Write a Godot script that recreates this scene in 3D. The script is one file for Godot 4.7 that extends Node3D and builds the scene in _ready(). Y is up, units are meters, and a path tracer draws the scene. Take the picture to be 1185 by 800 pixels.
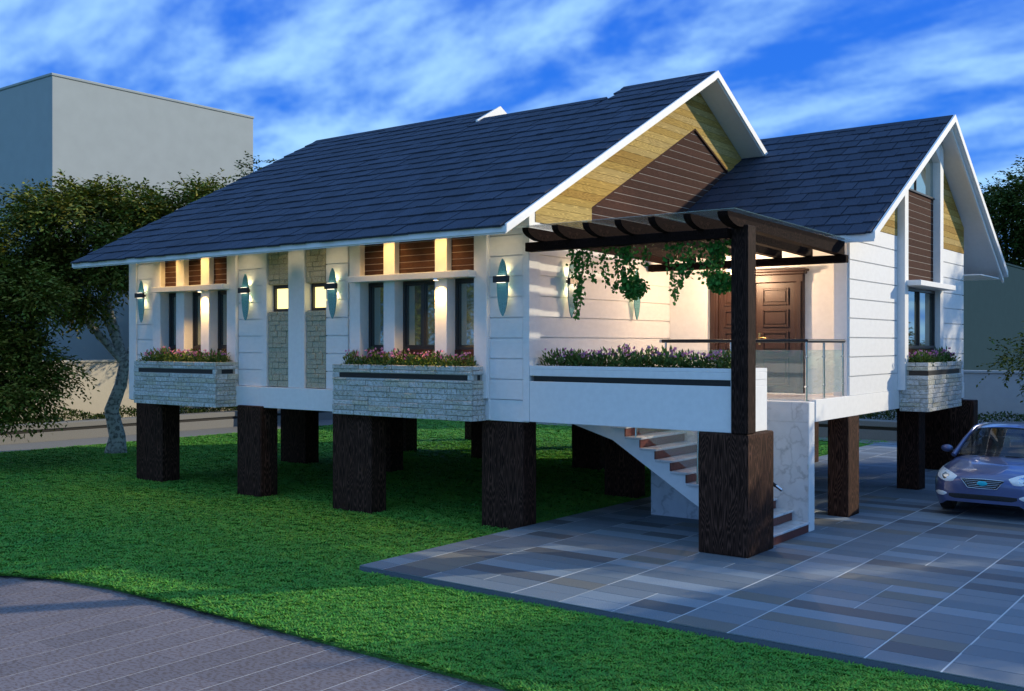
extends Node3D

var M := {}
var mesh_cache := {}
var rng := RandomNumberGenerator.new()
const CAM := Vector3(0, 3, 0)
const YAW := 0.64910

# ------------------------------------------------------------------ helpers
func lin(r: float, g: float, b: float) -> Color:
	return Color(r, g, b).linear_to_srgb()

func pixel(p: Vector3) -> Vector3:      # photo pixel and depth of a point, only used to choose which pieces are built singly
	var q := p - CAM
	var f := Vector3(-sin(YAW), 0, -cos(YAW))
	var r := Vector3(cos(YAW), 0, -sin(YAW))
	var w := q.dot(f)
	if w < 0.1: return Vector3(-9999, -9999, -1)
	return Vector3(592.5 + 1196.0 * q.dot(r) / w, 398.0 - 1196.0 * q.y / w, w)

func named(parent: Node, called: String) -> String:
	if not parent.has_node(called): return called
	var counts: Dictionary = parent.get_meta("_counts", {})
	var k: int = counts.get(called, 0) + 1
	while parent.has_node("%s_%03d" % [called, k]): k += 1
	counts[called] = k
	parent.set_meta("_counts", counts)
	return "%s_%03d" % [called, k]

func org(n: Node) -> Vector3:
	var v := Vector3.ZERO
	while n is Node3D and n != self:
		v += (n as Node3D).position
		n = n.get_parent()
	return v

func tag(o: Node, label: String, category: String, group := "", kind := "") -> void:
	if label: o.set_meta("label", label)
	if category: o.set_meta("category", category)
	if group: o.set_meta("group", group)
	if kind: o.set_meta("kind", kind)

func thing(called: String, label: String, category: String, at: Vector3, group := "") -> Node3D:
	var o := Node3D.new()
	o.name = named(self, called)
	add_child(o)
	o.position = at
	tag(o, label, category, group)
	return o

func group_node(parent: Node, called: String, at: Vector3) -> Node3D:   # a part that is itself made of pieces
	var o := Node3D.new()
	o.name = named(parent, called)
	parent.add_child(o)
	o.position = at - org(parent)
	return o

func mi(parent: Node, called: String, mesh: Mesh, mat: Material, at := Vector3.ZERO, basis := Basis()) -> MeshInstance3D:
	var o := MeshInstance3D.new()
	o.mesh = mesh
	o.material_override = mat
	o.name = named(parent, called)
	parent.add_child(o)
	o.transform = Transform3D(basis, at - org(parent))
	return o

func struct(called: String, mesh: Mesh, mat: Material, label: String, category: String, at := Vector3.ZERO) -> MeshInstance3D:
	var o := mi(self, called, mesh, mat, at)
	tag(o, label, category, "", "structure")
	return o

func tri(st: SurfaceTool, a: Vector3, b: Vector3, c: Vector3, out: Vector3) -> void:
	var n := (b - a).cross(c - a)
	if n.length_squared() < 1e-14: return
	n = n.normalized()
	if n.dot(out) > 0:
		var t := b
		b = c
		c = t
	else:
		n = -n
	for p in [a, b, c]:
		st.set_normal(n)
		st.add_vertex(p)

func quad(st: SurfaceTool, a: Vector3, b: Vector3, c: Vector3, d: Vector3, out: Vector3) -> void:
	tri(st, a, b, c, out)
	tri(st, a, c, d, out)

func begin() -> SurfaceTool:
	var st := SurfaceTool.new()
	st.begin(Mesh.PRIMITIVE_TRIANGLES)
	return st

func add_cbox(st: SurfaceTool, h: Vector3, b: float, xf := Transform3D()) -> void:   # box of half size h with edges chamfered by b
	b = min(b, min(h.x, min(h.y, h.z)) * 0.45)
	var k := h - Vector3(b, b, b)
	var o := xf.origin
	var bs := xf.basis
	for ax in 3:
		var u := (ax + 1) % 3
		var v := (ax + 2) % 3
		for s in [-1.0, 1.0]:
			var q := []
			for c in [[-1, -1], [1, -1], [1, 1], [-1, 1]]:
				var p := Vector3.ZERO
				p[ax] = h[ax] * s
				p[u] = k[u] * c[0]
				p[v] = k[v] * c[1]
				q.append(o + bs * p)
			var n := Vector3.ZERO
			n[ax] = s
			quad(st, q[0], q[1], q[2], q[3], bs * n)
		for su in [-1.0, 1.0]:
			for sv in [-1.0, 1.0]:
				var q := []
				for c in [[0, -1], [0, 1], [1, 1], [1, -1]]:
					var p := Vector3.ZERO
					p[ax] = k[ax] * c[1]
					p[u] = (h[u] if c[0] == 0 else k[u]) * su
					p[v] = (k[v] if c[0] == 0 else h[v]) * sv
					q.append(o + bs * p)
				var n := Vector3.ZERO
				n[u] = su
				n[v] = sv
				quad(st, q[0], q[1], q[2], q[3], bs * n)
	for sx in [-1.0, 1.0]:
		for sy in [-1.0, 1.0]:
			for sz in [-1.0, 1.0]:
				tri(st, o + bs * Vector3(h.x * sx, k.y * sy, k.z * sz), o + bs * Vector3(k.x * sx, h.y * sy, k.z * sz), o + bs * Vector3(k.x * sx, k.y * sy, h.z * sz), bs * Vector3(sx, sy, sz))

func cbox(size: Vector3, bev := 0.004) -> Mesh:
	var key := "%.3f %.3f %.3f %.4f" % [size.x, size.y, size.z, bev]
	if not mesh_cache.has(key):
		var st := begin()
		add_cbox(st, size * 0.5, bev)
		mesh_cache[key] = st.commit()
	return mesh_cache[key]

func box(parent: Node, called: String, a: Vector3, b: Vector3, mat: Material, bev := 0.004) -> MeshInstance3D:
	var lo := Vector3(min(a.x, b.x), min(a.y, b.y), min(a.z, b.z))
	var hi := Vector3(max(a.x, b.x), max(a.y, b.y), max(a.z, b.z))
	return mi(parent, called, cbox(hi - lo, bev), mat, (lo + hi) * 0.5)

func add_prism(st: SurfaceTool, poly: PackedVector2Array, axis: int, d0: float, d1: float) -> void:
	# axis 0: polygon in (z, y), extruded along x; axis 1: (x, z) along y; axis 2: (x, y) along z
	var P := func(p: Vector2, d: float) -> Vector3:
		if axis == 0: return Vector3(d, p.y, p.x)
		if axis == 1: return Vector3(p.x, d, p.y)
		return Vector3(p.x, p.y, d)
	var ax := Vector3.ZERO
	ax[axis] = 1.0
	var idx := Geometry2D.triangulate_polygon(poly)
	for i in range(0, idx.size(), 3):
		tri(st, P.call(poly[idx[i]], d0), P.call(poly[idx[i + 1]], d0), P.call(poly[idx[i + 2]], d0), -ax * sign(d1 - d0))
		tri(st, P.call(poly[idx[i]], d1), P.call(poly[idx[i + 1]], d1), P.call(poly[idx[i + 2]], d1), ax * sign(d1 - d0))
	var cw := Geometry2D.is_polygon_clockwise(poly)
	for i in poly.size():
		var p := poly[i]
		var q := poly[(i + 1) % poly.size()]
		var e := q - p
		var n2 := Vector2(e.y, -e.x) if not cw else Vector2(-e.y, e.x)
		var n: Vector3 = P.call(n2, 0.0)
		quad(st, P.call(p, d0), P.call(q, d0), P.call(q, d1), P.call(p, d1), n)

func prism(poly: Array, axis: int, d0: float, d1: float) -> Mesh:
	var st := begin()
	add_prism(st, PackedVector2Array(poly), axis, d0, d1)
	return st.commit()

func add_tube(st: SurfaceTool, pts: Array, radii: Array, sides := 8) -> void:
	var rings := []
	for i in pts.size():
		var d: Vector3 = (pts[min(i + 1, pts.size() - 1)] - pts[max(i - 1, 0)]).normalized()
		var u := d.cross(Vector3(0.31, 0.1, 0.94) if abs(d.z) < 0.9 else Vector3.RIGHT).normalized()
		var v := d.cross(u)
		var ring := []
		for k in sides:
			var a := TAU * k / sides
			ring.append([u * cos(a) + v * sin(a), pts[i] + (u * cos(a) + v * sin(a)) * radii[i]])
		rings.append(ring)
	for i in pts.size() - 1:
		for k in sides:
			var a = rings[i][k]
			var b = rings[i][(k + 1) % sides]
			var c = rings[i + 1][(k + 1) % sides]
			var d = rings[i + 1][k]
			var out: Vector3 = a[0] + b[0]
			var T := func(x, y, z):
				var n: Vector3 = (y[1] - x[1]).cross(z[1] - x[1])
				var l := [x, y, z] if n.dot(out) < 0 else [x, z, y]
				for w in l:
					st.set_normal(w[0])
					st.add_vertex(w[1])
			T.call(a, b, c)
			T.call(a, c, d)
	for e in [0, pts.size() - 1]:
		var d: Vector3 = (pts[1] - pts[0]) * -1.0 if e == 0 else pts[e] - pts[e - 1]
		for k in range(1, sides - 1):
			tri(st, rings[e][0][1], rings[e][k][1], rings[e][k + 1][1], d)

func tube(pts: Array, radii: Array, sides := 8) -> Mesh:
	var st := begin()
	add_tube(st, pts, radii, sides)
	return st.commit()

# ------------------------------------------------------------------ textures and materials
func noise_image(seed_: int, freq: float, oct := 4, lo := 0.7, hi := 1.0, size := 512, kind := FastNoiseLite.TYPE_SIMPLEX_SMOOTH) -> Image:
	var n := FastNoiseLite.new()
	n.seed = seed_
	n.noise_type = kind
	n.frequency = freq
	n.fractal_octaves = oct
	var im := n.get_seamless_image(size, size)
	im.convert(Image.FORMAT_RGB8)
	for y in size:
		for x in size:
			var v: float = lerp(lo, hi, im.get_pixel(x, y).r)
			im.set_pixel(x, y, Color(v, v, v))
	return im

func wood_image(seed_: int, rings: float, lo: float, hi: float) -> Image:   # grain runs along v
	var size := 512
	var n := FastNoiseLite.new()
	n.seed = seed_
	n.frequency = 0.006
	n.fractal_octaves = 3
	var f := FastNoiseLite.new()
	f.seed = seed_ + 1
	f.frequency = 0.09
	f.fractal_octaves = 2
	var im := Image.create(size, size, false, Image.FORMAT_RGB8)
	for y in size:
		var wy: float = abs(y - size * 0.5) / (size * 0.5)
		for x in size:
			var wx: float = abs(x - size * 0.5) / (size * 0.5)
			var a := n.get_noise_2d(wx * 220.0, wy * 70.0) * rings + wx * 2.2 + wy * 0.6
			var t: float = a - floor(a)
			t = pow(abs(t * 2.0 - 1.0), 1.6)
			var g := f.get_noise_2d(wx * 600.0, wy * 30.0) * 0.5 + 0.5
			var v: float = lerp(lo, hi, clamp(t * 0.65 + g * 0.35, 0.0, 1.0))
			im.set_pixel(x, y, Color(v, v, v))
	return im

func bump(im: Image, strength: float) -> ImageTexture:
	var b := im.duplicate() as Image
	b.convert(Image.FORMAT_RGBA8)
	b.bump_map_to_normal_map(strength)
	return ImageTexture.create_from_image(b)

func mat(c: Color, rough := 0.7, tex: Texture2D = null, scale := Vector3.ONE, nrm: Texture2D = null, nscale := 0.6) -> StandardMaterial3D:
	var m := StandardMaterial3D.new()
	m.albedo_color = c
	m.roughness = rough
	m.cull_mode = BaseMaterial3D.CULL_DISABLED
	if tex or nrm:
		m.uv1_triplanar = true
		m.uv1_world_triplanar = true
		m.uv1_scale = scale
	if tex: m.albedo_texture = tex
	if nrm:
		m.normal_enabled = true
		m.normal_texture = nrm
		m.normal_scale = nscale
	return m

func make_materials() -> void:
	var plaster := noise_image(3, 0.02, 5, 0.965, 1.0)
	var t_plaster := ImageTexture.create_from_image(plaster)
	var n_plaster := bump(noise_image(4, 0.09, 4, 0.0, 1.0), 2.0)
	M.white = mat(lin(0.84, 0.84, 0.83), 0.62, t_plaster, Vector3(0.7, 0.7, 0.7), n_plaster, 0.04)
	M.siding = mat(lin(0.84, 0.84, 0.83), 0.5, t_plaster, Vector3(0.5, 0.9, 0.5), n_plaster, 0.03)
	M.fin = mat(lin(0.83, 0.83, 0.82), 0.55, t_plaster, Vector3(0.8, 0.8, 0.8), n_plaster, 0.03)
	# slates
	var slate := noise_image(11, 0.05, 5, 0.55, 1.0)
	var t_slate := ImageTexture.create_from_image(slate)
	var n_slate := bump(noise_image(12, 0.05, 5, 0.0, 1.0), 3.0)
	M.slates = []
	for k in [0.86, 0.97, 1.06, 1.16]:
		M.slates.append(mat(lin(0.062 * k, 0.079 * k, 0.122 * k), 0.7, t_slate, Vector3(1.1, 1.1, 1.1), n_slate, 0.5))
	# woods
	var t_dark := ImageTexture.create_from_image(wood_image(21, 9.0, 0.28, 1.0))
	var nd := bump(wood_image(21, 9.0, 0.0, 1.0), 2.0)
	M.dark_wood = mat(lin(0.13, 0.062, 0.042), 0.7, t_dark, Vector3(1.1, 0.45, 1.1), nd, 0.3)
	M.pergola_wood = mat(lin(0.040, 0.020, 0.016), 0.9, t_dark, Vector3(2.5, 2.5, 0.5), nd, 0.25)
	M.post_wood = mat(lin(0.075, 0.040, 0.031), 0.75, t_dark, Vector3(2.2, 0.4, 2.2), nd, 0.25)
	var t_oak := ImageTexture.create_from_image(wood_image(31, 6.0, 0.72, 1.0))
	var oh := wood_image(33, 7.0, 0.70, 1.0)
	oh.rotate_90(CLOCKWISE)
	var t_oakh := ImageTexture.create_from_image(oh)
	M.oaks = []
	for c in [[0.60, 0.40, 0.11], [0.70, 0.50, 0.17], [0.50, 0.31, 0.08], [0.64, 0.46, 0.17]]:
		M.oaks.append(mat(lin(c[0], c[1], c[2]), 0.8, t_oakh, Vector3(0.6, 1.7, 0.45)))
	M.browns = []
	for k in [0.9, 1.0, 1.12]:
		M.browns.append(mat(lin(0.10 * k, 0.050 * k, 0.038 * k), 0.9, t_oakh, Vector3(0.6, 2.0, 0.6)))
	M.joint_pale = mat(lin(0.42, 0.38, 0.34), 0.7)
	M.door_wood = mat(lin(0.055, 0.024, 0.016), 0.45, t_oak, Vector3(2.0, 0.5, 2.0))
	M.riser_wood = mat(lin(0.20, 0.042, 0.025), 0.4, t_oak, Vector3(2.0, 4.0, 0.6))
	for m in M.browns + M.oaks + [M.pergola_wood, M.post_wood, M.dark_wood]: m.metallic_specular = 0.2
	for m in M.slates: m.metallic_specular = 0.35
	# stones of the planter boxes
	var stone := noise_image(41, 0.022, 5, 0.80, 1.0)
	var si := Image.create(512, 512, false, Image.FORMAT_RGB8)
	var sn := FastNoiseLite.new()
	sn.seed = 77
	sn.frequency = 0.013
	sn.fractal_octaves = 4
	for y in 512:
		for x in 512:
			var v := stone.get_pixel(x, y).r
			var k: float = clamp(1.0 - abs(sn.get_noise_2d(abs(x - 256.0), abs(y - 256.0))) * 14.0, 0.0, 1.0) * 0.75
			si.set_pixel(x, y, Color(v, v, v).lerp(Color(0.62, 0.56, 0.36) * v, k))
	var t_stone := ImageTexture.create_from_image(si)
	var n_stone := bump(noise_image(42, 0.04, 5, 0.0, 1.0), 6.0)
	M.stones = []
	for c in [[0.70, 0.70, 0.66], [0.76, 0.76, 0.73], [0.62, 0.62, 0.56], [0.70, 0.68, 0.56]]:
		M.stones.append(mat(lin(c[0], c[1], c[2]), 0.85, t_stone, Vector3(1.0, 1.0, 1.0), n_stone, 0.7))
	M.stone_small = mat(lin(0.62, 0.57, 0.42), 0.85, t_stone, Vector3(2.2, 2.2, 2.2), n_stone, 0.7)
	M.mortar = mat(lin(0.34, 0.33, 0.29), 0.9)
	M.black = mat(lin(0.018, 0.014, 0.013), 0.45, t_dark, Vector3(0.6, 3.0, 2.0))
	M.black_metal = mat(lin(0.012, 0.012, 0.014), 0.35)
	M.chrome = mat(lin(0.62, 0.64, 0.66), 0.18)
	M.chrome.metallic = 1.0
	M.brass = mat(lin(0.75, 0.52, 0.22), 0.25)
	M.brass.metallic = 1.0
	# marble
	var mb := noise_image(5, 0.006, 5, 0.0, 1.0)
	var mc := noise_image(6, 0.012, 4, 0.0, 1.0)
	for y in 512:
		for x in 512:
			var a: float = absf(mb.get_pixel(x, y).r - 0.5)
			var v: float = 1.0 - 0.20 * pow(clampf(1.0 - a * 10.0, 0.0, 1.0), 1.5) * mc.get_pixel(x, y).r - 0.07 * mc.get_pixel(y, x).r
			mc.set_pixel(x, y, Color(mc.get_pixel(x, y).r, v, v))
	for y in 512:
		for x in 512:
			var v := mc.get_pixel(x, y).g
			mb.set_pixel(x, y, Color(v, v, v))
	M.marble = mat(lin(0.72, 0.72, 0.73), 0.22, ImageTexture.create_from_image(mb), Vector3(0.55, 0.55, 0.55))
	# paving
	var pv := noise_image(51, 0.12, 4, 0.62, 1.0)
	var t_pv := ImageTexture.create_from_image(pv)
	var n_pv := bump(noise_image(52, 0.12, 4, 0.0, 1.0), 3.0)
	M.pavers = []
	for c in [[0.21, 0.26, 0.31], [0.31, 0.385, 0.46], [0.13, 0.15, 0.175], [0.24, 0.295, 0.35], [0.235, 0.235, 0.22], [0.36, 0.44, 0.52]]:
		M.pavers.append(mat(lin(c[0], c[1], c[2]), 0.62, t_pv, Vector3(1.6, 1.6, 0.8), n_pv, 0.35))
	M.grout = mat(lin(0.58, 0.60, 0.62), 0.8)
	M.slab_edge = mat(lin(0.17, 0.205, 0.25), 0.8, t_pv, Vector3(6.0, 0.3, 6.0))
	var wv := noise_image(57, 0.011, 2, 0.0, 1.0)      # wavy contour print of the front path pavers
	var blot := noise_image(58, 0.02, 3, 0.0, 1.0)
	var fine := noise_image(53, 0.2, 3, 0.82, 1.0)
	for y in 512:
		for x in 512:
			var a: float = wv.get_pixel(x, y).r * 13.0 + 0.25 * blot.get_pixel(x, y).r
			var t: float = absf(fposmod(a, 1.0) - 0.5) * 2.0
			var k: float = fine.get_pixel(x, y).r
			var c := Color(0.78, 0.77, 0.79).lerp(Color(0.64, 0.58, 0.56), smoothstep(0.42, 0.72, blot.get_pixel(x, y).r))
			c = c.lerp(Color(1.0, 1.0, 1.0), smoothstep(0.6, 1.0, t) * 0.5) * k
			fine.set_pixel(x, y, Color(k, c.r, c.b))
			blot.set_pixel(x, y, Color(blot.get_pixel(x, y).r, c.g, 0))
	for y in 512:
		for x in 512:
			var f := fine.get_pixel(x, y)
			wv.set_pixel(x, y, Color(f.g, blot.get_pixel(x, y).g, f.b))
	M.path = []
	for k in [0.92, 1.0, 1.08]:
		M.path.append(mat(lin(0.36 * k, 0.315 * k, 0.31 * k), 0.75, ImageTexture.create_from_image(wv), Vector3(1.1, 1.0, 2.3), n_pv, 0.4))
	# ground and plants
	M.soil = mat(lin(0.035, 0.026, 0.018), 0.95)
	var t_lawn := ImageTexture.create_from_image(noise_image(61, 0.08, 5, 0.5, 1.0))
	M.lawn = mat(lin(0.10, 0.32, 0.045), 0.95, t_lawn, Vector3(0.9, 0.9, 0.9))
	M.grass = mat(Color.WHITE, 0.6)
	M.grass.vertex_color_use_as_albedo = true
	M.grass.metallic_specular = 0.15
	M.grass.backlight_enabled = true
	M.grass.backlight = lin(0.06, 0.14, 0.02)
	M.leaf = mat(Color.WHITE, 0.55)
	M.leaf.vertex_color_use_as_albedo = true
	M.leaf.metallic_specular = 0.2
	M.leaf.backlight_enabled = true
	M.leaf.backlight = lin(0.10, 0.13, 0.015)
	var bark := Image.create(256, 256, false, Image.FORMAT_RGB8)
	var bn := FastNoiseLite.new()
	bn.seed = 15
	bn.frequency = 0.03
	for y in 256:
		for x in 256:
			var v := bn.get_noise_2d(abs(x - 128.0) * 0.9, abs(y - 128.0) * 1.5)
			var s: float = lerp(0.5, 1.0, smoothstep(-0.45, 0.15, v))
			bark.set_pixel(x, y, Color(s, s, s * 0.98))
	M.pale_bark = mat(lin(0.50, 0.50, 0.48), 0.85, ImageTexture.create_from_image(bark), Vector3(1.2, 0.7, 1.2), n_stone, 0.4)
	M.bark = mat(lin(0.09, 0.07, 0.05), 0.9, ImageTexture.create_from_image(bark), Vector3(1.5, 0.8, 1.5), n_stone, 0.8)
	M.blossom = mat(Color.WHITE, 0.6)
	M.blossom.vertex_color_use_as_albedo = true
	# glass
	M.mirror_glass = mat(lin(0.36, 0.42, 0.38), 0.03)
	M.mirror_glass.metallic = 0.85
	M.frame = mat(lin(0.02, 0.02, 0.022), 0.35)
	M.pane = mat(Color(0.75, 0.92, 0.9, 0.12), 0.02)
	M.pane.transparency = BaseMaterial3D.TRANSPARENCY_ALPHA
	M.lit_pane = mat(lin(0.8, 0.7, 0.4), 0.5)
	M.lit_pane.emission_enabled = true
	M.lit_pane.emission = lin(1.0, 0.80, 0.30)
	M.lit_pane.emission_energy_multiplier = 0.95
	var lg := Image.create(256, 256, false, Image.FORMAT_RGB8)
	var ln := FastNoiseLite.new()
	ln.seed = 23
	ln.frequency = 0.11
	for y in 256:
		for x in 256:
			var v: float = smoothstep(0.12, 0.3, ln.get_noise_2d(abs(x - 128.0), abs(y - 128.0)))
			lg.set_pixel(x, y, Color(0.95, 1.0, 1.0).lerp(Color(0.35, 0.45, 0.42), v * 0.7))
	M.lamp_glass = mat(lin(0.24, 0.50, 0.53), 0.2, ImageTexture.create_from_image(lg), Vector3(2.2, 2.2, 2.2))
	M.lamp_glass.backlight_enabled = true
	M.lamp_glass.backlight = lin(0.22, 0.38, 0.38)
	M.glow_cool = mat(lin(0.9, 0.9, 0.85), 0.5)
	M.glow_cool.emission_enabled = true
	M.glow_cool.emission = lin(1.0, 0.85, 0.6)
	M.glow_cool.emission_energy_multiplier = 1.5
	M.glow_warm = mat(lin(0.9, 0.85, 0.7), 0.5)
	M.glow_warm.emission_enabled = true
	M.glow_warm.emission = lin(1.0, 0.72, 0.36)
	M.glow_warm.emission_energy_multiplier = 3.0
	# far buildings
	M.grey_render = mat(lin(0.36, 0.40, 0.41), 0.85, t_plaster, Vector3(0.12, 0.12, 0.12))
	M.slate_render = mat(lin(0.035, 0.065, 0.085), 1.0, t_plaster, Vector3(0.12, 0.12, 0.12))
	M.slate_render.metallic_specular = 0.0
	M.grey_render.metallic_specular = 0.1
	M.boundary = mat(lin(0.50, 0.45, 0.36), 0.85, t_plaster, Vector3(0.3, 0.3, 0.3), n_plaster, 0.2)
	M.boundary_grey = mat(lin(0.34, 0.37, 0.40), 0.85, t_plaster, Vector3(0.3, 0.3, 0.3), n_plaster, 0.2)
	M.kerb = mat(lin(0.30, 0.30, 0.29), 0.8, t_pv, Vector3(0.5, 2.0, 0.5), n_pv, 0.3)

# ------------------------------------------------------------------ sky
func make_sky() -> ImageTexture:
	var w := 3072
	var h := 1536
	var im := Image.create(w, h, false, Image.FORMAT_RGBF)
	var n := FastNoiseLite.new()
	n.seed = 251
	n.frequency = 1.0
	n.fractal_octaves = 7
	n.fractal_gain = 0.62
	var big := FastNoiseLite.new()
	big.seed = 351
	big.frequency = 0.33
	big.fractal_octaves = 2
	var ground := Color(0.05, 0.07, 0.06)
	for y in h / 2 + 4:
		var phi := PI * (0.5 - (y + 0.5) / h)
		for x in w:
			var th := TAU * ((x + 0.5) / w - 0.5)
			var d := Vector3(sin(th) * cos(phi), sin(phi), -cos(th) * cos(phi))
			var k: float = 1.0 / (maxf(d.y, 0.0) + 0.22)
			var p: Vector2 = Vector2(d.x, d.z) * k
			# stretched so that the wisps lean the way the wind blows
			var q := Vector2(p.x * 0.8 + p.y * 0.35, p.y * 1.25 - p.x * 0.3)
			var wx := q.x + 0.35 * big.get_noise_2d(q.x * 2.0, q.y * 2.0 + 40.0)
			var c := 1.15 * n.get_noise_2d(wx * 1.5, q.y * 2.1) + 0.75 * big.get_noise_2d(q.x + 5.0, q.y) + 0.12
			var cover: float = smoothstep(-0.62, 0.72, c)
			var blue := Color(0.018, 0.110, 0.40).lerp(Color(0.009, 0.068, 0.345), smoothstep(0.0, 0.4, d.y))
			im.set_pixel(x, y, blue.lerp(Color(0.170, 0.310, 0.480), cover))
	im.fill_rect(Rect2i(0, h / 2 + 4, w, h / 2 - 4), ground)
	return ImageTexture.create_from_image(im)

func setup() -> void:
	var cam := Camera3D.new()
	cam.name = "camera"
	cam.position = CAM
	cam.rotation = Vector3(-0.0017, YAW, 0)
	cam.fov = 36.98
	cam.near = 0.1
	cam.far = 900.0
	add_child(cam)
	cam.current = true
	var e := Environment.new()
	e.tonemap_mode = Environment.TONE_MAPPER_LINEAR
	e.tonemap_exposure = 2.0
	var sm := PanoramaSkyMaterial.new()
	sm.panorama = make_sky()
	sm.energy_multiplier = 1.0
	var sky := Sky.new()
	sky.sky_material = sm
	e.sky = sky
	e.background_mode = Environment.BG_SKY
	e.background_energy_multiplier = 1.2
	e.sdfgi_enabled = true
	e.ssao_enabled = true
	e.ssil_enabled = true
	var we := WorldEnvironment.new()
	we.name = "environment"
	we.environment = e
	add_child(we)
	var sun := DirectionalLight3D.new()
	sun.name = "sun"
	sun.light_energy = 0.70
	sun.light_color = Color(1.0, 0.94, 0.82)
	sun.light_angular_distance = 0.8
	sun.shadow_enabled = true
	add_child(sun)
	sun.look_at_from_position(Vector3(1.0, 0.66, -1.3) * 20.0, Vector3.ZERO, Vector3.UP)

# ------------------------------------------------------------------ ground
const TERR_Y := 0.085

func clip_add(st: SurfaceTool, rect: Array, region: PackedVector2Array, d0: float, d1: float) -> bool:
	var did := false
	for pl in Geometry2D.intersect_polygons(PackedVector2Array(rect), region):
		if pl.size() > 2:
			add_prism(st, pl, 1, d0, d1)
			did = true
	return did

func in_view(p: Vector3, margin := 60.0) -> bool:
	var s := pixel(p)
	return s.z > 0 and s.x > -margin and s.x < 1185 + margin and s.y > -margin and s.y < 800 + margin

func build_ground() -> void:
	struct("ground", prism([Vector2(-400, -400), Vector2(400, -400), Vector2(400, 400), Vector2(-400, 400)], 1, -0.4, -0.09), M.lawn, "wide earth and grass ground beyond the garden", "ground")
	var edge := [Vector2(-40, 2.0), Vector2(-22, -2.2), Vector2(-16.5, -5.0), Vector2(-14.6, -6.1), Vector2(-13.48, -6.71), Vector2(-12.75, -7.0), Vector2(-11.6, -7.15), Vector2(-10.2, -7.2), Vector2(-8.8, -7.18), Vector2(-7.4, -7.15), Vector2(8, -7.15)]
	var lawn_poly := edge.duplicate()
	lawn_poly.append_array([Vector2(8, -36), Vector2(-28.3, -36), Vector2(-28.3, -10), Vector2(-40, -10)])
	struct("lawn", prism(lawn_poly, 1, -0.3, 0.0), M.lawn, "green lawn spreading in front of and under the house", "lawn")
	var path_poly := edge.duplicate()
	path_poly.append_array([Vector2(8, 3), Vector2(-40, 3.5)])
	var region := PackedVector2Array(path_poly)
	var path := struct("path", prism(path_poly, 1, -0.3, -0.0335), M.grout, "brownish paved path with pale joints along the lawn edge", "path")
	var rest := begin()
	var any := false
	var x := -30.0
	var row := 0
	while x < 6.0:
		var z := -7.6 + fposmod(row * 0.53, 1.0) * 0.9 - 1.2
		while z < 3.0:
			var rect := [Vector2(x + 0.007, z + 0.002), Vector2(x + 0.423, z + 0.002), Vector2(x + 0.423, z + 0.998), Vector2(x + 0.007, z + 0.998)]
			var c := Vector3(x + 0.21, 0, z + 0.5)
			if in_view(c, 90):
				var st := begin()
				if clip_add(st, rect, region, -0.0325, -0.03): mi(path, "plank", st.commit(), M.path[rng.randi() % 3])
			elif clip_add(rest, rect, region, -0.0325, -0.03): any = true
			z += 1.0
		x += 0.43
		row += 1
	if any: mi(path, "outer_planks", rest.commit(), M.path[1]).set_meta("kind", "stuff")
	# terrace of long slabs between pale joints
	var terr := struct("terrace", prism([Vector2(-9.82, -31), Vector2(9, -31), Vector2(9, -9.62), Vector2(-9.82, -9.62)], 1, -0.2, TERR_Y - 0.014), M.slab_edge, "raised blue grey slab terrace with pale joints beside the house", "terrace")
	mi(terr, "joint_bed", cbox(Vector3(18.806, 0.008, 21.366), 0.001), M.grout, Vector3(-0.41, TERR_Y - 0.0075, -20.31))
	var cells := []
	var px := -9.82
	var widths := [0.41, 0.72, 1.38, 0.68]
	var k := 0
	while px < 9.0:
		var wd: float = widths[k] if k < 2 else (1.38 if k % 2 == 0 else 0.68)
		if px + wd > 9.0: wd = 9.0 - px
		var z := -9.62
		var r := 0
		while z > -31.0:
			var dz := 0.345
			if z - dz < -31.0: dz = z + 31.0
			var cuts := [0.0, wd]
			if wd > 1.0 and rng.randf() < 0.3: cuts = [0.0, wd * 0.5, wd]
			for i in cuts.size() - 1:
				cells.append([px + cuts[i], px + cuts[i + 1], z - dz, z, cuts.size() == 2 or i == 1])
			z -= dz
			r += 1
		px += wd
		k += 1
	var scored := []
	for c in cells:
		var s := pixel(Vector3((c[0] + c[1]) * 0.5, TERR_Y, (c[2] + c[3]) * 0.5))
		var vis: bool = s.z > 0 and s.x > -40 and s.x < 1225 and s.y < 840
		scored.append([s.z if vis else 900.0 + absf(s.z), c])
	scored.sort_custom(func(a, b): return a[0] < b[0])
	var stuff := [begin(), begin(), begin()]
	var used := [false, false, false]
	for i in scored.size():
		var c: Array = scored[i][1]
		var g0 := 0.010
		var gz := 0.005
		var a := Vector3(c[0] + (g0 if c[4] else 0.001), TERR_Y - 0.0034, c[2] + gz)
		var b := Vector3(c[1] - g0 + (0.005 if not c[4] else 0.0), TERR_Y + rng.randf_range(-0.0006, 0.0012), c[3] - gz)
		if c[3] > -9.63: b.z = -9.618
		var pick: int = [0, 0, 0, 1, 1, 2, 3, 3, 3, 4, 5][rng.randi() % 11]
		if i < 300:
			box(terr, "slab", a, b, M.pavers[pick], 0.003)
		else:
			add_cbox(stuff[i % 3], (b - a) * 0.5, 0.003, Transform3D(Basis(), (a + b) * 0.5))
			used[i % 3] = true
	for i in 3:
		if used[i]: mi(terr, "far_slabs", stuff[i].commit(), M.pavers[[0, 1, 3][i]]).set_meta("kind", "stuff")
	# back paths, planter kerbs, hedges and boundary walls
	struct("side_path", prism([Vector2(-30.4, -36), Vector2(-28.3, -36), Vector2(-28.3, 6), Vector2(-30.4, 6)], 1, -0.2, 0.02), M.kerb, "grey paved strip between the lawn and the long kerb planter", "path")

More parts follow.
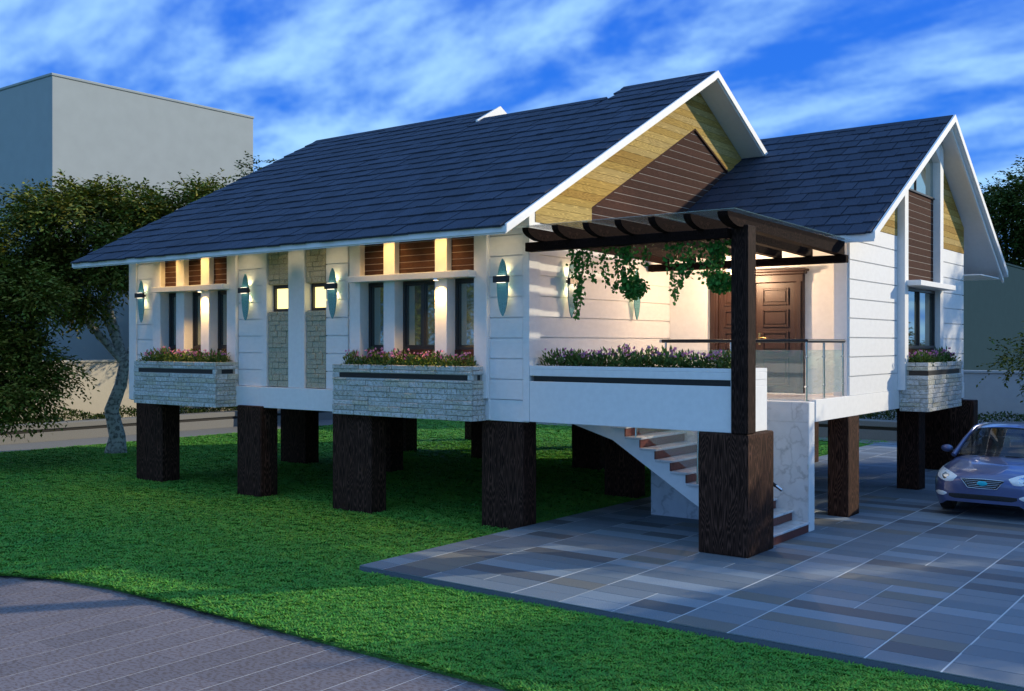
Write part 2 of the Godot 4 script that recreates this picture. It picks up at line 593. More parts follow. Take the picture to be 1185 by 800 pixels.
func build_grass() -> void:
	var blade := begin()
	for i in 7:
		var a := TAU * i / 7.0 + rng.randf() * 0.6
		var r := rng.randf_range(0.0, 0.016)
		var base := Vector3(cos(a) * r, 0, sin(a) * r)
		var lean := Vector3(cos(a + 0.4), 0, sin(a + 0.4)) * rng.randf_range(0.022, 0.05)
		var hh := rng.randf_range(0.012, 0.036)
		var side := Vector3(-sin(a), 0, cos(a)) * rng.randf_range(0.005, 0.0095)
		var c := Color(rng.randf_range(0.75, 1.2), rng.randf_range(0.8, 1.2), rng.randf_range(0.7, 1.2))
		var mid := base + lean * 0.5 + Vector3.UP * hh * 0.7
		var tip := base + lean + Vector3.UP * hh
		for t in [[base - side * 0.4, base + side * 0.4, mid + side], [base - side * 0.4, mid + side, mid - side], [mid - side, mid + side, tip]]:
			var nn: Vector3 = (t[1] - t[0]).cross(t[2] - t[0]).normalized()
			if nn.y < 0: nn = -nn
			else: t = [t[0], t[2], t[1]]
			for p in t:
				blade.set_normal(nn)
				blade.set_color(Color(clamp(c.r * 0.125, 0, 1), clamp(c.g * 0.36, 0, 1), clamp(c.b * 0.055, 0, 1)))
				blade.add_vertex(p)
	var xs := []
	var cs := []
	var n1 := FastNoiseLite.new()
	n1.seed = 90
	n1.frequency = 0.35
	var zone := func(x0: float, x1: float, z0: float, z1: float, count: int, grow: float):
		for i in count:
			var x := rng.randf_range(x0, x1)
			var z := rng.randf_range(z0, z1)
			if x > -9.86 and z < -9.58: continue
			if x < -28.25: continue
			var zl := -7.15
			if x < -11.6: zl = -7.15 + (-11.6 - x) * 0.12 + pow(max(0.0, -12.4 - x), 1.3) * 0.28
			if z > zl + rng.randf_range(-0.02, 0.035): continue
			if not in_view(Vector3(x, 0, z), 130): continue
			var sc := grow * rng.randf_range(0.75, 1.3)
			xs.append(Transform3D(Basis(Vector3.UP, rng.randf() * TAU).scaled(Vector3(sc, sc * rng.randf_range(0.7, 1.1) / lerp(1.0, grow, 0.5), sc)), Vector3(x, -0.002, z)))
			var v := n1.get_noise_2d(x * 2.0, z * 2.0) * 0.22 + rng.randf_range(-0.22, 0.22)
			cs.append(Color(clamp(1.0 + v * 1.3, 0, 2) * 0.5, clamp(1.0 + v * 0.6, 0, 2) * 0.5, 0.5))
	zone.call(-14.5, -2.0, -10.5, -6.6, 45000, 1.0)
	zone.call(-21.0, -2.0, -14.5, -6.0, 50000, 1.2)
	zone.call(-28.3, -9.0, -20.0, -6.0, 50000, 1.7)
	zone.call(-28.3, -9.0, -36.0, -14.0, 40000, 2.4)
	var mm := MultiMesh.new()
	mm.transform_format = MultiMesh.TRANSFORM_3D
	mm.use_colors = true
	mm.mesh = blade.commit()
	mm.instance_count = xs.size()
	for i in xs.size():
		mm.set_instance_transform(i, xs[i])
		mm.set_instance_color(i, Color(cs[i].r * 2.0, cs[i].g * 2.0, 1.0))
	var o := MultiMeshInstance3D.new()
	o.multimesh = mm
	o.material_override = M.grass
	o.name = "grass"
	add_child(o)
	tag(o, "short dense green grass covering the lawn", "grass", "", "stuff")
	print("grass ", xs.size())

# ------------------------------------------------------------------ plants
func add_leaf(st: SurfaceTool, at: Vector3, dir: Vector3, up: Vector3, length: float, width: float, col: Color) -> void:
	var side := dir.cross(up).normalized() * width * 0.5
	var n := side.cross(dir).normalized()
	if n.y < 0: n = -n
	var mid := at + dir * length * 0.5 + n * length * 0.05
	var tip := at + dir * length - n * length * 0.06
	for t in [[at, mid - side, tip], [at, tip, mid + side]]:
		if (t[1] - t[0]).cross(t[2] - t[0]).dot(n) > 0: t = [t[0], t[2], t[1]]
		for p in t:
			st.set_normal(n)
			st.set_color(col)
			st.add_vertex(p)

func rand_dir() -> Vector3:
	while true:
		var v := Vector3(rng.randf_range(-1, 1), rng.randf_range(-1, 1), rng.randf_range(-1, 1))
		var l := v.length_squared()
		if l < 1.0 and l > 0.01: return v.normalized()
	return Vector3.UP

func leaf_color(base: Color, spread: float) -> Color:
	var k := 1.0 + rng.randf_range(-spread, spread)
	return Color(clamp(base.r * k * rng.randf_range(0.85, 1.3), 0, 1), clamp(base.g * k, 0, 1), clamp(base.b * k, 0, 1))

func tree(called: String, label: String, base: Vector3, trunk: Array, r0: float, blobs: Array, twigs: int, leaf: float, bark: Material, col: Color, seed_: int, group := "") -> Node3D:
	# trunk: points from the base up (relative); blobs: [centre (relative), radii]
	rng.seed = seed_
	var o := thing(called, label, "tree", base, group)
	var st := begin()
	var rad := []
	for i in trunk.size(): rad.append(lerp(r0, r0 * 0.55, float(i) / max(1, trunk.size() - 1)))
	rad[0] = r0 * 1.25
	add_tube(st, trunk, rad, 10)
	var crown := begin()
	var top: Vector3 = trunk[trunk.size() - 1]
	var total := 0.0
	for b in blobs: total += b[1].x * b[1].y * b[1].z
	for b in blobs:
		var c: Vector3 = b[0]
		var R: Vector3 = b[1]
		var m := (top + c) * 0.5 + Vector3(rng.randf_range(-0.2, 0.2), rng.randf_range(-0.1, 0.3), rng.randf_range(-0.2, 0.2)) * R.x * 0.4
		add_tube(st, [top - Vector3(0, 0.15, 0), m, c], [r0 * 0.5, r0 * 0.36, r0 * 0.18], 7)
		var tips := []
		for j in 7:
			var d := rand_dir()
			var e := c + Vector3(d.x * R.x, abs(d.y) * R.y * 0.8 - R.y * 0.15, d.z * R.z) * 0.72
			add_tube(st, [c.lerp(m, 0.3), c.lerp(e, 0.5) + Vector3(0, 0.1 * R.y, 0), e], [r0 * 0.16, r0 * 0.1, r0 * 0.05], 5)
			tips.append(e)
		var share := int(twigs * R.x * R.y * R.z / total)
		# lumps within the blob, so that the crown breaks into clumps with gaps
		var lumps := []
		for j in 16:
			var d := rand_dir()
			lumps.append([c + Vector3(d.x * R.x, d.y * R.y, d.z * R.z) * rng.randf_range(0.45, 0.95), rng.randf_range(0.25, 0.48)])
		for t in tips: lumps.append([t, 0.42])
		for i in share:
			var l = lumps[rng.randi() % lumps.size()]
			var d := rand_dir() * pow(rng.randf(), 0.45)
			var p: Vector3 = l[0] + Vector3(d.x * R.x, d.y * R.y * 0.8, d.z * R.z) * l[1]
			var away := (p - c).normalized()
			var dir := (away * 0.8 + rand_dir() * 0.8 + Vector3(0, -0.15, 0)).normalized()
			var tl := leaf * rng.randf_range(3.0, 5.5)
			var cc := leaf_color(col, 0.3)
			for j in 9:
				var f := float(j) / 8.0
				var sidev := dir.cross(Vector3.UP).normalized() * (1.0 if j % 2 == 0 else -1.0)
				var ld := (dir * 0.6 + sidev * rng.randf_range(0.5, 1.0) + rand_dir() * 0.35 + Vector3(0, -0.25 * f, 0)).normalized()
				var up := (Vector3.UP + rand_dir() * 0.7).normalized()
				add_leaf(crown, p + dir * tl * f - Vector3(0, f * f * tl * 0.25, 0), ld, up, leaf * rng.randf_range(0.75, 1.25), leaf * rng.randf_range(0.42, 0.6), leaf_color(cc, 0.15))
	var tm := mi(o, "trunk", st.commit(), bark, base)
	tm.position = Vector3.ZERO
	var cm := mi(o, "crown", crown.commit(), M.leaf, base)
	cm.position = Vector3.ZERO
	return o

var plant_meshes := []
func make_plant_meshes() -> void:
	rng.seed = 404
	for v in 4:
		var f := begin()
		for i in 240:
			var d := rand_dir()
			d.y = abs(d.y) * 0.9 + 0.15
			var stem := Vector3(rng.randf_range(-0.10, 0.10), 0, rng.randf_range(-0.07, 0.07))
			var p := stem + Vector3(d.x * 0.13, d.y * rng.randf_range(0.02, 0.15), d.z * 0.11)
			add_leaf(f, p, (d + rand_dir() * 0.5).normalized(), (Vector3.UP + rand_dir() * 0.5).normalized(), rng.randf_range(0.045, 0.08), rng.randf_range(0.024, 0.038), leaf_color(Color(0.10, 0.17, 0.05), 0.4))
		var b := begin()
		var bl := begin()
		for i in 13:
			var a := rng.randf() * TAU
			var rr := sqrt(rng.randf())
			var c := Vector3(cos(a) * 0.17 * rr, rng.randf_range(0.11, 0.185), sin(a) * 0.13 * rr)
			var hue := Color(0.50, 0.16, 0.46).lerp(Color(0.70, 0.36, 0.50), rng.randf())
			for k in 8:
				var d := rand_dir()
				d.y = abs(d.y) + 0.1
				add_leaf(bl, c, d.normalized(), rand_dir(), rng.randf_range(0.02, 0.032), rng.randf_range(0.018, 0.026), leaf_color(hue, 0.25))
		plant_meshes.append([f.commit(), bl.commit()])

func plant_row(a: Vector3, b: Vector3, count: int, label: String, group: String) -> void:
	for i in count:
		var t := (i + 0.5) / count
		var p := a.lerp(b, t) + Vector3(rng.randf_range(-0.02, 0.02), 0, rng.randf_range(-0.02, 0.02))
		var o := thing("flowering_plant", label, "plant", p, group)
		var v = plant_meshes[rng.randi() % plant_meshes.size()]
		var s := rng.randf_range(1.0, 1.25)
		var bs := Basis(Vector3.UP, rng.randf() * TAU).scaled(Vector3(s, s * rng.randf_range(1.1, 1.5), s))
		mi(o, "foliage", v[0], M.leaf, p, bs)
		mi(o, "blossoms", v[1], M.blossom, p, bs)

func hedge(called: String, label: String, a: Vector3, b: Vector3, depth: float, height: float, n: int, leaf: float) -> void:
	var o := thing(called, label, "hedge", (a + b) * 0.5)
	var st := begin()
	for i in n:
		var p := a.lerp(b, rng.randf())
		var side := (b - a).normalized().cross(Vector3.UP)
		var u := rng.randf_range(-1, 1)
		var hh := height * (0.75 + 0.25 * sin(p.x * 2.1 + p.z * 3.3)) * sqrt(1.0 - 0.6 * u * u)
		p += side * u * depth * 0.5 + Vector3.UP * hh * sqrt(rng.randf())
		add_leaf(st, p, (rand_dir() + Vector3.UP * 0.5).normalized(), rand_dir(), leaf * rng.randf_range(0.7, 1.3), leaf * 0.5, leaf_color(Color(0.045, 0.075, 0.02), 0.4))
	mi(o, "foliage", st.commit(), M.leaf)

func ivy(top: Vector3, strands: Array, ball: float, label: String, seed_: int) -> void:
	rng.seed = seed_
	var o := thing("hanging_plant", label, "plant", top, "hanging plants on the pergola")
	var vine := begin()
	var lv := begin()
	var L := func(p: Vector3):
		var d := (rand_dir() * 0.8 + Vector3(0, -0.7, 0)).normalized()
		var n := (rand_dir() + Vector3(0.2, 0.4, 1.0)).normalized()
		add_leaf(lv, p, d, n, rng.randf_range(0.045, 0.075), rng.randf_range(0.04, 0.06), leaf_color(Color(0.05, 0.19, 0.035), 0.4))
	for s in strands:
		var x0: float = s[0]
		var ln: float = s[1]
		var pts := []
		var rr := []
		var zz := rng.randf_range(-0.08, 0.08)
		for i in 7:
			var f := i / 6.0
			pts.append(top + Vector3(x0 + sin(f * 4.0 + x0 * 20.0) * 0.03, -ln * f, zz + cos(f * 5.0) * 0.02))
			rr.append(0.004)
		add_tube(vine, pts, rr, 4)
		for i in int(ln * 150):
			var f := pow(rng.randf(), 1.15)
			var p: Vector3 = pts[int(f * 5.99)].lerp(pts[min(int(f * 5.99) + 1, 6)], fposmod(f * 5.99, 1.0))
			L.call(p + Vector3(rng.randf_range(-1, 1), rng.randf_range(-0.3, 0.3), rng.randf_range(-1, 1)) * lerp(0.10, 0.035, f))
	if ball > 0.0:
		var c: Vector3 = top + Vector3(strands[0][0], -strands[0][1] - ball * 0.5, 0)
		for i in 420:
			var d := rand_dir() * pow(rng.randf(), 0.35) * ball
			L.call(c + d * Vector3(1, 0.9, 1))
	mi(o, "vine", vine.commit(), M.bark)
	mi(o, "leaves", lv.commit(), M.leaf)

func build_surroundings() -> void:
	# left boundary: kerb planter, hedge, wall, tall building
	var kp := thing("kerb_planter", "long grey kerb planter with dark stripe along the beige wall", "planter", Vector3(-31, 0, -14))
	box(kp, "kerb", Vector3(-30.4, 0, -36), Vector3(-30.9, 0.30, 4), M.kerb, 0.01)
	box(kp, "stripe", Vector3(-30.43, 0.30, -36), Vector3(-30.86, 0.39, 4), M.black, 0.005)
	box(kp, "coping", Vector3(-30.38, 0.39, -36), Vector3(-30.92, 0.56, 4), M.kerb, 0.015)
	box(kp, "earth", Vector3(-30.92, 0.1, -36), Vector3(-31.6, 0.5, 4), M.soil)
	hedge("low_hedge", "low green hedge growing along the beige garden wall", Vector3(-31.2, 0.45, -36), Vector3(-31.2, 0.45, 2), 0.6, 0.45, 16000, 0.09)
	var w := thing("garden_wall", "plain beige garden wall behind the pale trunked tree", "wall", Vector3(-31.8, 0, -16))
	box(w, "wall_panel", Vector3(-31.7, 0, -36), Vector3(-31.95, 2.38, 6), M.boundary)
	box(w, "coping", Vector3(-31.66, 2.38, -36), Vector3(-31.99, 2.46, 6), M.boundary, 0.01)
	var bl := thing("tall_building", "tall plain grey flat roofed block behind the garden trees", "building", Vector3(-41, 0, -23))
	box(bl, "block", Vector3(-34, 0, -27.3), Vector3(-52, 12.2, -18.7), M.grey_render, 0.02)
	box(bl, "parapet", Vector3(-33.97, 12.2, -27.33), Vector3(-52.03, 12.3, -18.67), M.grey_render, 0.02)
	# back boundary
	var kb := thing("kerb_planter", "long grey kerb planter with dark stripe along the rear wall", "planter", Vector3(-9, 0, -33))
	box(kb, "kerb", Vector3(-30, 0, -32.2), Vector3(12, 0.34, -32.8), M.kerb, 0.01)
	box(kb, "stripe", Vector3(-30, 0.34, -32.23), Vector3(12, 0.44, -32.76), M.black, 0.005)
	box(kb, "coping", Vector3(-30, 0.44, -32.18), Vector3(12, 0.62, -32.82), M.kerb, 0.015)
	box(kb, "earth", Vector3(-30, 0.1, -32.82), Vector3(12, 0.56, -33.7), M.soil)
	hedge("low_hedge", "low green hedge growing along the grey rear wall", Vector3(-30, 0.52, -33.2), Vector3(6, 0.52, -33.2), 0.6, 0.45, 14000, 0.09)
	struct("rear_path", prism([Vector2(-28.3, -32.2), Vector2(12, -32.2), Vector2(12, -31.0), Vector2(-28.3, -31.0)], 1, -0.2, 0.03), M.kerb, "grey paved strip along the rear kerb planter", "path")
	var rw := thing("garden_wall", "plain grey rear garden wall behind the parked car", "wall", Vector3(-9, 0, -34))
	box(rw, "wall_panel", Vector3(-31.6, 0, -33.9), Vector3(16, 2.1, -34.15), M.boundary_grey)
	box(rw, "coping", Vector3(-31.6, 2.1, -33.86), Vector3(16, 2.18, -34.19), M.boundary_grey, 0.01)
	var br := thing("rear_building", "dark blue grey flat roofed building beyond the rear garden wall", "building", Vector3(-22, 0, -75))
	box(br, "block", Vector3(-14, 0, -112), Vector3(-30, 7.78, -40), M.slate_render, 0.02)
	box(br, "parapet", Vector3(-13.95, 7.78, -112.05), Vector3(-30.05, 7.9, -39.95), M.slate_render, 0.02)

func build_trees() -> void:
	var g1 := Color(0.125, 0.155, 0.028)
	var g2 := Color(0.062, 0.098, 0.024)
	tree("garden_tree", "spreading tree with pale forked trunk beside the house corner", Vector3(-25.7, 0, -15.95), [Vector3(0, 0, 0), Vector3(0.15, 0.5, 0.05), Vector3(-0.05, 1.2, 0.1), Vector3(0.25, 1.9, 0.0), Vector3(0.3, 2.6, -0.1)], 0.24,
		[[Vector3(-0.5, 4.8, 0.9), Vector3(1.7, 1.1, 1.5)], [Vector3(-0.2, 6.1, 0.6), Vector3(2.3, 1.5, 2.0)], [Vector3(1.2, 6.2, -1.6), Vector3(1.9, 1.3, 1.6)], [Vector3(-0.9, 5.0, 1.9), Vector3(1.6, 1.1, 1.5)]], 6800, 0.135, M.pale_bark, g1, 1001)
	tree("garden_tree", "dense dark tree behind the pale trunked tree, before the tall block", Vector3(-30.0, 0, -24.4), [Vector3(0, 0, 0), Vector3(0.05, 1.5, 0), Vector3(-0.1, 3.2, 0.1)], 0.2,
		[[Vector3(0, 5.0, 0), Vector3(2.5, 2.1, 2.3)], [Vector3(0.3, 7.6, -0.6), Vector3(2.1, 1.7, 2.0)], [Vector3(-0.6, 4.4, 2.0), Vector3(1.8, 1.6, 1.6)], [Vector3(0.4, 3.8, -2.6), Vector3(1.8, 1.6, 1.8)]], 6500, 0.14, M.bark, g2, 1002)
	tree("garden_tree", "leafy tree with low drooping branches over the side path", Vector3(-26.4, 0, -11.3), [Vector3(0, 0, 0), Vector3(0.1, 1.2, 0.1), Vector3(0.2, 2.4, 0)], 0.2,
		[[Vector3(0.6, 3.9, -0.8), Vector3(2.2, 1.8, 1.9)], [Vector3(0.9, 2.6, -1.2), Vector3(1.9, 1.1, 1.7)], [Vector3(-0.2, 5.2, -0.4), Vector3(1.8, 1.2, 1.8)], [Vector3(1.6, 1.9, -1.0), Vector3(1.5, 0.7, 1.2)]], 7600, 0.125, M.bark, g1, 1003)
	tree("garden_tree", "tall dark tree rising behind the rear building's roof", Vector3(-24.5, 0, -118.0), [Vector3(0, 0, 0), Vector3(0.2, 5, 0), Vector3(0, 9, 0.3)], 0.6,
		[[Vector3(0, 15.5, 0), Vector3(6.0, 4.5, 5.5)], [Vector3(4.5, 18.0, 2.0), Vector3(5.0, 4.2, 5.0)], [Vector3(-3.0, 12.5, 2.0), Vector3(5.0, 3.5, 4.5)], [Vector3(5.5, 13.0, 0), Vector3(5.0, 4.0, 4.5)], [Vector3(9.5, 15.0, 0), Vector3(5.0, 5.0, 4.5)]], 5200, 0.42, M.bark, g2, 1004)
	tree("young_tree", "young leafy tree with thin branches behind the parked car", Vector3(-4.35, 0, -25.6), [Vector3(0, 0, 0), Vector3(0.03, 0.9, 0), Vector3(-0.02, 1.7, 0.03)], 0.06,
		[[Vector3(-0.25, 2.65, 0), Vector3(1.0, 0.5, 0.8)], [Vector3(0.9, 2.9, 0.3), Vector3(1.2, 0.7, 0.9)]], 520, 0.11, M.bark, g1, 1005)
	# trees beside the drive, out of the frame, whose shade dapples the terrace, the car and the gable
	var gr := "trees shading the drive"
	var lab := "broad leafy tree beside the terrace drive"
	var drive := [[Vector3(1.4, 0, -17.2), 0.62], [Vector3(0.6, 0, -22.4), 0.68], [Vector3(3.2, 0, -20.4), 0.66], [Vector3(3.6, 0, -36.0), 1.3]]
	for i in drive.size():
		var s: float = drive[i][1]
		tree("drive_tree", lab, drive[i][0], [Vector3(0, 0, 0), Vector3(0.1, 1.4, 0) * s, Vector3(0, 2.8, 0.1) * s], 0.2 * s,
			[[Vector3(0, 4.6, 0) * s, Vector3(2.4, 1.7, 2.4) * s], [Vector3(-0.6, 6.4, 0.5) * s, Vector3(1.9, 1.4, 1.9) * s], [Vector3(0.8, 5.6, -1.4) * s, Vector3(1.8, 1.3, 1.8) * s]], 2400, 0.17 * maxf(s, 0.8), M.bark, g2, 1010 + i, gr)
	# garden trees across the path, mirrored in the dark window panes
	for i in 3:
		var s := 1.25
		tree("street_tree", "broad green tree across the path, mirrored in the windows", [Vector3(-27.0, 0, 3.0), Vector3(-33.0, 0, 9.0), Vector3(-38.0, 0, 3.5)][i], [Vector3(0, 0, 0), Vector3(0.1, 1.4, 0) * s, Vector3(0, 2.6, 0.1) * s], 0.2 * s,
			[[Vector3(0, 4.0, 0) * s, Vector3(2.6, 2.0, 2.6) * s], [Vector3(-0.6, 6.2, 0.5) * s, Vector3(2.0, 1.5, 2.0) * s], [Vector3(0.8, 5.2, -1.4) * s, Vector3(2.0, 1.6, 2.0) * s]], 1300, 0.19, M.bark, g1, 1020 + i, "trees across the path")

# ------------------------------------------------------------------ house
var house: Node3D
const FLOOR := 2.12
const BASE := 1.77
const ME_Z := -11.88
const ME_Y := 4.69
const MR_Z := -18.73
const MR_Y := 8.33
const WE_Z := -17.07
const WE_Y := 4.80
const WR_Z := -22.07
const WR_Y := 7.56
const WB_Z := -26.86
const WB_Y := 4.67

func board_stack(parent: Node, called: String, region: Array, axis: int, d0: float, d1: float, y0: float, y1: float, pitch: float, gap: float, mats: Array, lo := -100.0, hi := 100.0) -> void:
	# horizontal boards, each cut to the region, as separate pieces
	var y := y0
	var reg := PackedVector2Array(region)
	var prev := -1
	while y < y1 - 0.01:
		var top: float = min(y + pitch - gap, y1)
		var rect := PackedVector2Array([Vector2(lo, y), Vector2(hi, y), Vector2(hi, top), Vector2(lo, top)])
		for pl in Geometry2D.intersect_polygons(reg, rect):
			if pl.size() < 3: continue
			var st := begin()
			add_prism(st, pl, axis, d0, d1)
			var pick := rng.randi() % mats.size()
			if pick == prev: pick = (pick + 1) % mats.size()
			prev = pick
			mi(parent, called, st.commit(), mats[pick])
		y += pitch

func roof_tiles(parent: Node, tiles: Array, x0: float, x1: float, ez: float, ey: float, rz: float, ry: float, courses: int, limit: Callable) -> void:
	var d := Vector2(rz - ez, ry - ey)
	var ln := d.length()
	var step := ln / courses
	var a := atan2(ry - ey, -(rz - ez))
	var wd := 0.335
	for r in courses:
		var n := int(ceil((x1 - x0) / wd)) + 1
		for i in n:
			var xa := x0 + wd * (i - (0.5 if r % 2 == 1 else 0.0)) + 0.003
			var xb: float = min(xa + wd - 0.011, x1)
			xa = max(xa, x0)
			if x0 < -15.0 and step * (r + 1) > ln * 0.88:
				for cut in [-14.6, -11.27]:
					if xa < cut and xb > cut:
						if xa + xb < cut * 2.0: xb = cut
						else: xa = cut
			if xb - xa < 0.05: continue
			var s0 := step * r - (0.05 if r == 0 else 0.03) + rng.randf_range(-0.014, 0.014)
			var s1: float = min(step * (r + 1) + 0.05, limit.call((xa + xb) * 0.5))
			if s1 - s0 < 0.06: continue
			var cs := (s0 + s1) * 0.5
			var c := Vector3((xa + xb) * 0.5, ey + d.y / ln * cs, ez + d.x / ln * cs)
			var bs := Basis(Vector3.RIGHT, a - 0.045 - rng.randf() * 0.010) 
			c += Vector3(0, cos(a), sin(a)) * (0.032 + rng.randf() * 0.012)
			tiles.append([parent, Transform3D(bs, c), Vector3(xb - xa, 0.036, s1 - s0), rng.randi() % 4])

func place_tiles(tiles: Array) -> void:
	var scored := []
	for t in tiles:
		var s := pixel(t[1].origin)
		scored.append([s.z, t])
	scored.sort_custom(func(a, b): return a[0] < b[0])
	var rest := {}
	for i in scored.size():
		var t: Array = scored[i][1]
		if i < 300:
			mi(t[0], "tile", cbox(t[2].snapped(Vector3(0.005, 0.001, 0.005)), 0.004), M.slates[t[3]], t[1].origin, t[1].basis)
		else:
			var key := "%d %d" % [t[0].get_instance_id(), t[3]]
			if not rest.has(key): rest[key] = [t[0], begin(), t[3]]
			add_cbox(rest[key][1], t[2] * 0.5, 0.004, t[1])
	for k in rest:
		mi(rest[k][0], "far_tiles", rest[k][1].commit(), M.slates[rest[k][2]]).set_meta("kind", "stuff")
	print("tiles ", scored.size())

func build_roof() -> void:
	var tiles := []
	var roof := group_node(house, "roof", Vector3(-15.5, 4.8, -19.5))
	var p := (MR_Y - ME_Y) / (ME_Z - MR_Z)
	var xs := [[-20.74, -14.6, MR_Z, MR_Y], [-14.6, -11.27, -18.12, ME_Y + p * (ME_Z + 18.12)], [-11.27, -9.13, MR_Z, MR_Y]]
	var th := 0.09
	for s in xs:
		var yb: float = s[3] - p * (25.5 + s[2])
		var st := begin()
		var poly := PackedVector2Array([Vector2(ME_Z, ME_Y), Vector2(s[2], s[3]), Vector2(-25.5, yb), Vector2(-25.5, yb - th), Vector2(s[2], s[3] - th * 1.14), Vector2(ME_Z, ME_Y - th)])
		add_prism(st, poly, 0, s[0], s[1] - (0.002 if s[1] < -9.2 else 0.0))
		mi(roof, "deck", st.commit(), M.white)
		# slate sheet of the rear slope, never seen from the garden
		var bk := begin()
		add_prism(bk, PackedVector2Array([Vector2(s[2], s[3] + 0.05), Vector2(-25.5, yb + 0.05), Vector2(-25.5, yb + 0.01), Vector2(s[2], s[3] + 0.01)]), 0, s[0] + 0.01, s[1] - 0.01)
		mi(roof, "rear_slope", bk.commit(), M.slates[1])
		var cap := begin()
		add_prism(cap, PackedVector2Array([Vector2(s[2] + 0.14, s[3] - 0.01), Vector2(s[2], s[3] + 0.075), Vector2(s[2] - 0.14, s[3] - 0.01)]), 0, s[0] + 0.005, s[1] - 0.03)
		mi(roof, "ridge_cap", cap.commit(), M.slates[0])
	var full := Vector2(ME_Z - MR_Z, MR_Y - ME_Y).length()
	var mid := func(x: float) -> float: return full * (18.12 + ME_Z) / (ME_Z - MR_Z) if x > -14.6 and x < -11.27 else full
	mi(roof, "step_gable", prism([Vector2(-18.05, xs[1][3] - 0.12), Vector2(MR_Z, MR_Y - 0.01), Vector2(-25.4, MR_Y - 0.01 - p * 6.67), Vector2(-25.4, xs[1][3] - 0.12 - p * 7.35)], 0, -14.68, -14.598), M.white)
	mi(roof, "step_verge", prism([Vector2(-17.9, MR_Y - 0.5 - p * 0.83), Vector2(-17.9, MR_Y + 0.11 - p * 0.83), Vector2(MR_Z, MR_Y + 0.12), Vector2(-20.0, MR_Y + 0.12 - p * 1.27), Vector2(-20.0, MR_Y - 0.6 - p * 1.27)], 0, -14.597, -14.54), M.white)
	roof_tiles(roof, tiles, -20.72, -9.17, ME_Z, ME_Y, MR_Z, MR_Y, 19, mid)
	# eaves board and white verge boards
	box(roof, "fascia", Vector3(-20.76, ME_Y - 0.07, ME_Z - 0.01), Vector3(-9.11, ME_Y + 0.02, ME_Z + 0.022), M.white, 0.004)
	for side in [[-9.13, -9.095]]:
		var v := begin()
		add_prism(v, PackedVector2Array([Vector2(ME_Z + 0.02, ME_Y - 0.07), Vector2(ME_Z + 0.02, ME_Y + 0.05), Vector2(MR_Z, MR_Y + 0.07), Vector2(-25.5, MR_Y + 0.07 - p * 6.77), Vector2(-25.5, MR_Y - 0.07 - p * 6.77), Vector2(MR_Z, MR_Y - 0.07)]), 0, side[0], side[1])
		mi(roof, "verge_board", v.commit(), M.white)
	# wing roof
	var wing := group_node(house, "wing_roof", Vector3(-7.6, 4.8, -22.0))
	var wp := (WR_Y - WE_Y) / (WE_Z - WR_Z)
	var bp := (WR_Y - WB_Y) / (WR_Z - WB_Z)
	var w := begin()
	add_prism(w, PackedVector2Array([Vector2(WE_Z, WE_Y), Vector2(WR_Z, WR_Y), Vector2(WB_Z, WB_Y), Vector2(WB_Z, WB_Y - 0.08), Vector2(WR_Z, WR_Y - 0.1), Vector2(WE_Z, WE_Y - 0.08)]), 0, -9.64, -5.52)
	mi(wing, "deck", w.commit(), M.white)
	var wb := begin()
	add_prism(wb, PackedVector2Array([Vector2(WR_Z, WR_Y + 0.05), Vector2(WB_Z, WB_Y + 0.05), Vector2(WB_Z, WB_Y + 0.01), Vector2(WR_Z, WR_Y + 0.01)]), 0, -10.6, -5.53)
	mi(wing, "rear_slope", wb.commit(), M.slates[1])
	roof_tiles(wing, tiles, -9.64, -5.545, WE_Z, WE_Y, WR_Z, WR_Y, 14, func(_x): return Vector2(WE_Z - WR_Z, WR_Y - WE_Y).length())
	var wc := begin()
	add_prism(wc, PackedVector2Array([Vector2(WR_Z + 0.14, WR_Y - 0.01), Vector2(WR_Z, WR_Y + 0.075), Vector2(WR_Z - 0.14, WR_Y - 0.01)]), 0, -10.6, -5.53)
	mi(wing, "ridge_cap", wc.commit(), M.slates[0])
	box(wing, "fascia", Vector3(-9.64, WE_Y - 0.12, WE_Z - 0.01), Vector3(-5.5, WE_Y + 0.012, WE_Z + 0.022), M.white, 0.004)
	var wv := begin()
	add_prism(wv, PackedVector2Array([Vector2(WE_Z + 0.02, WE_Y - 0.08), Vector2(WE_Z + 0.02, WE_Y + 0.05), Vector2(WR_Z, WR_Y + 0.075), Vector2(WB_Z, WB_Y + 0.06), Vector2(WB_Z, WB_Y - 0.08), Vector2(WR_Z, WR_Y - 0.07)]), 0, -5.52, -5.485)
	mi(wing, "verge_board", wv.commit(), M.white)
	var wv2 := begin()
	add_prism(wv2, PackedVector2Array([Vector2(WR_Z - 0.1, WR_Y - 0.13), Vector2(WB_Z + 0.03, WB_Y - 0.11), Vector2(WB_Z + 0.03, WB_Y - 0.21), Vector2(WR_Z - 0.1, WR_Y - 0.24)]), 0, -5.62, -5.575)
	mi(wing, "inner_verge", wv2.commit(), M.white)
	# soffit end that closes the deep rear eave of the wing
	box(wing, "soffit", Vector3(-9.6, WB_Y - 0.13, WB_Z + 0.02), Vector3(-5.63, WB_Y - 0.105, WB_Z + 2.05), M.white, 0.002)
	place_tiles(tiles)

func siding_panel(x0: float, x1: float, y0: float, y1: float, z: float) -> void:
	var sp := group_node(house, "siding_panel", Vector3((x0 + x1) * 0.5, y0, z))
	box(sp, "backing", Vector3(x0, y0, z - 0.24), Vector3(x1, y1, z - 0.034), M.siding, 0.002)
	board_stack(sp, "board", [Vector2(x0 + 0.004, y0), Vector2(x1 - 0.004, y0), Vector2(x1 - 0.004, y1), Vector2(x0 + 0.004, y1)], 2, z - 0.034, z, y0, y1, 0.33, 0.020, [M.siding])

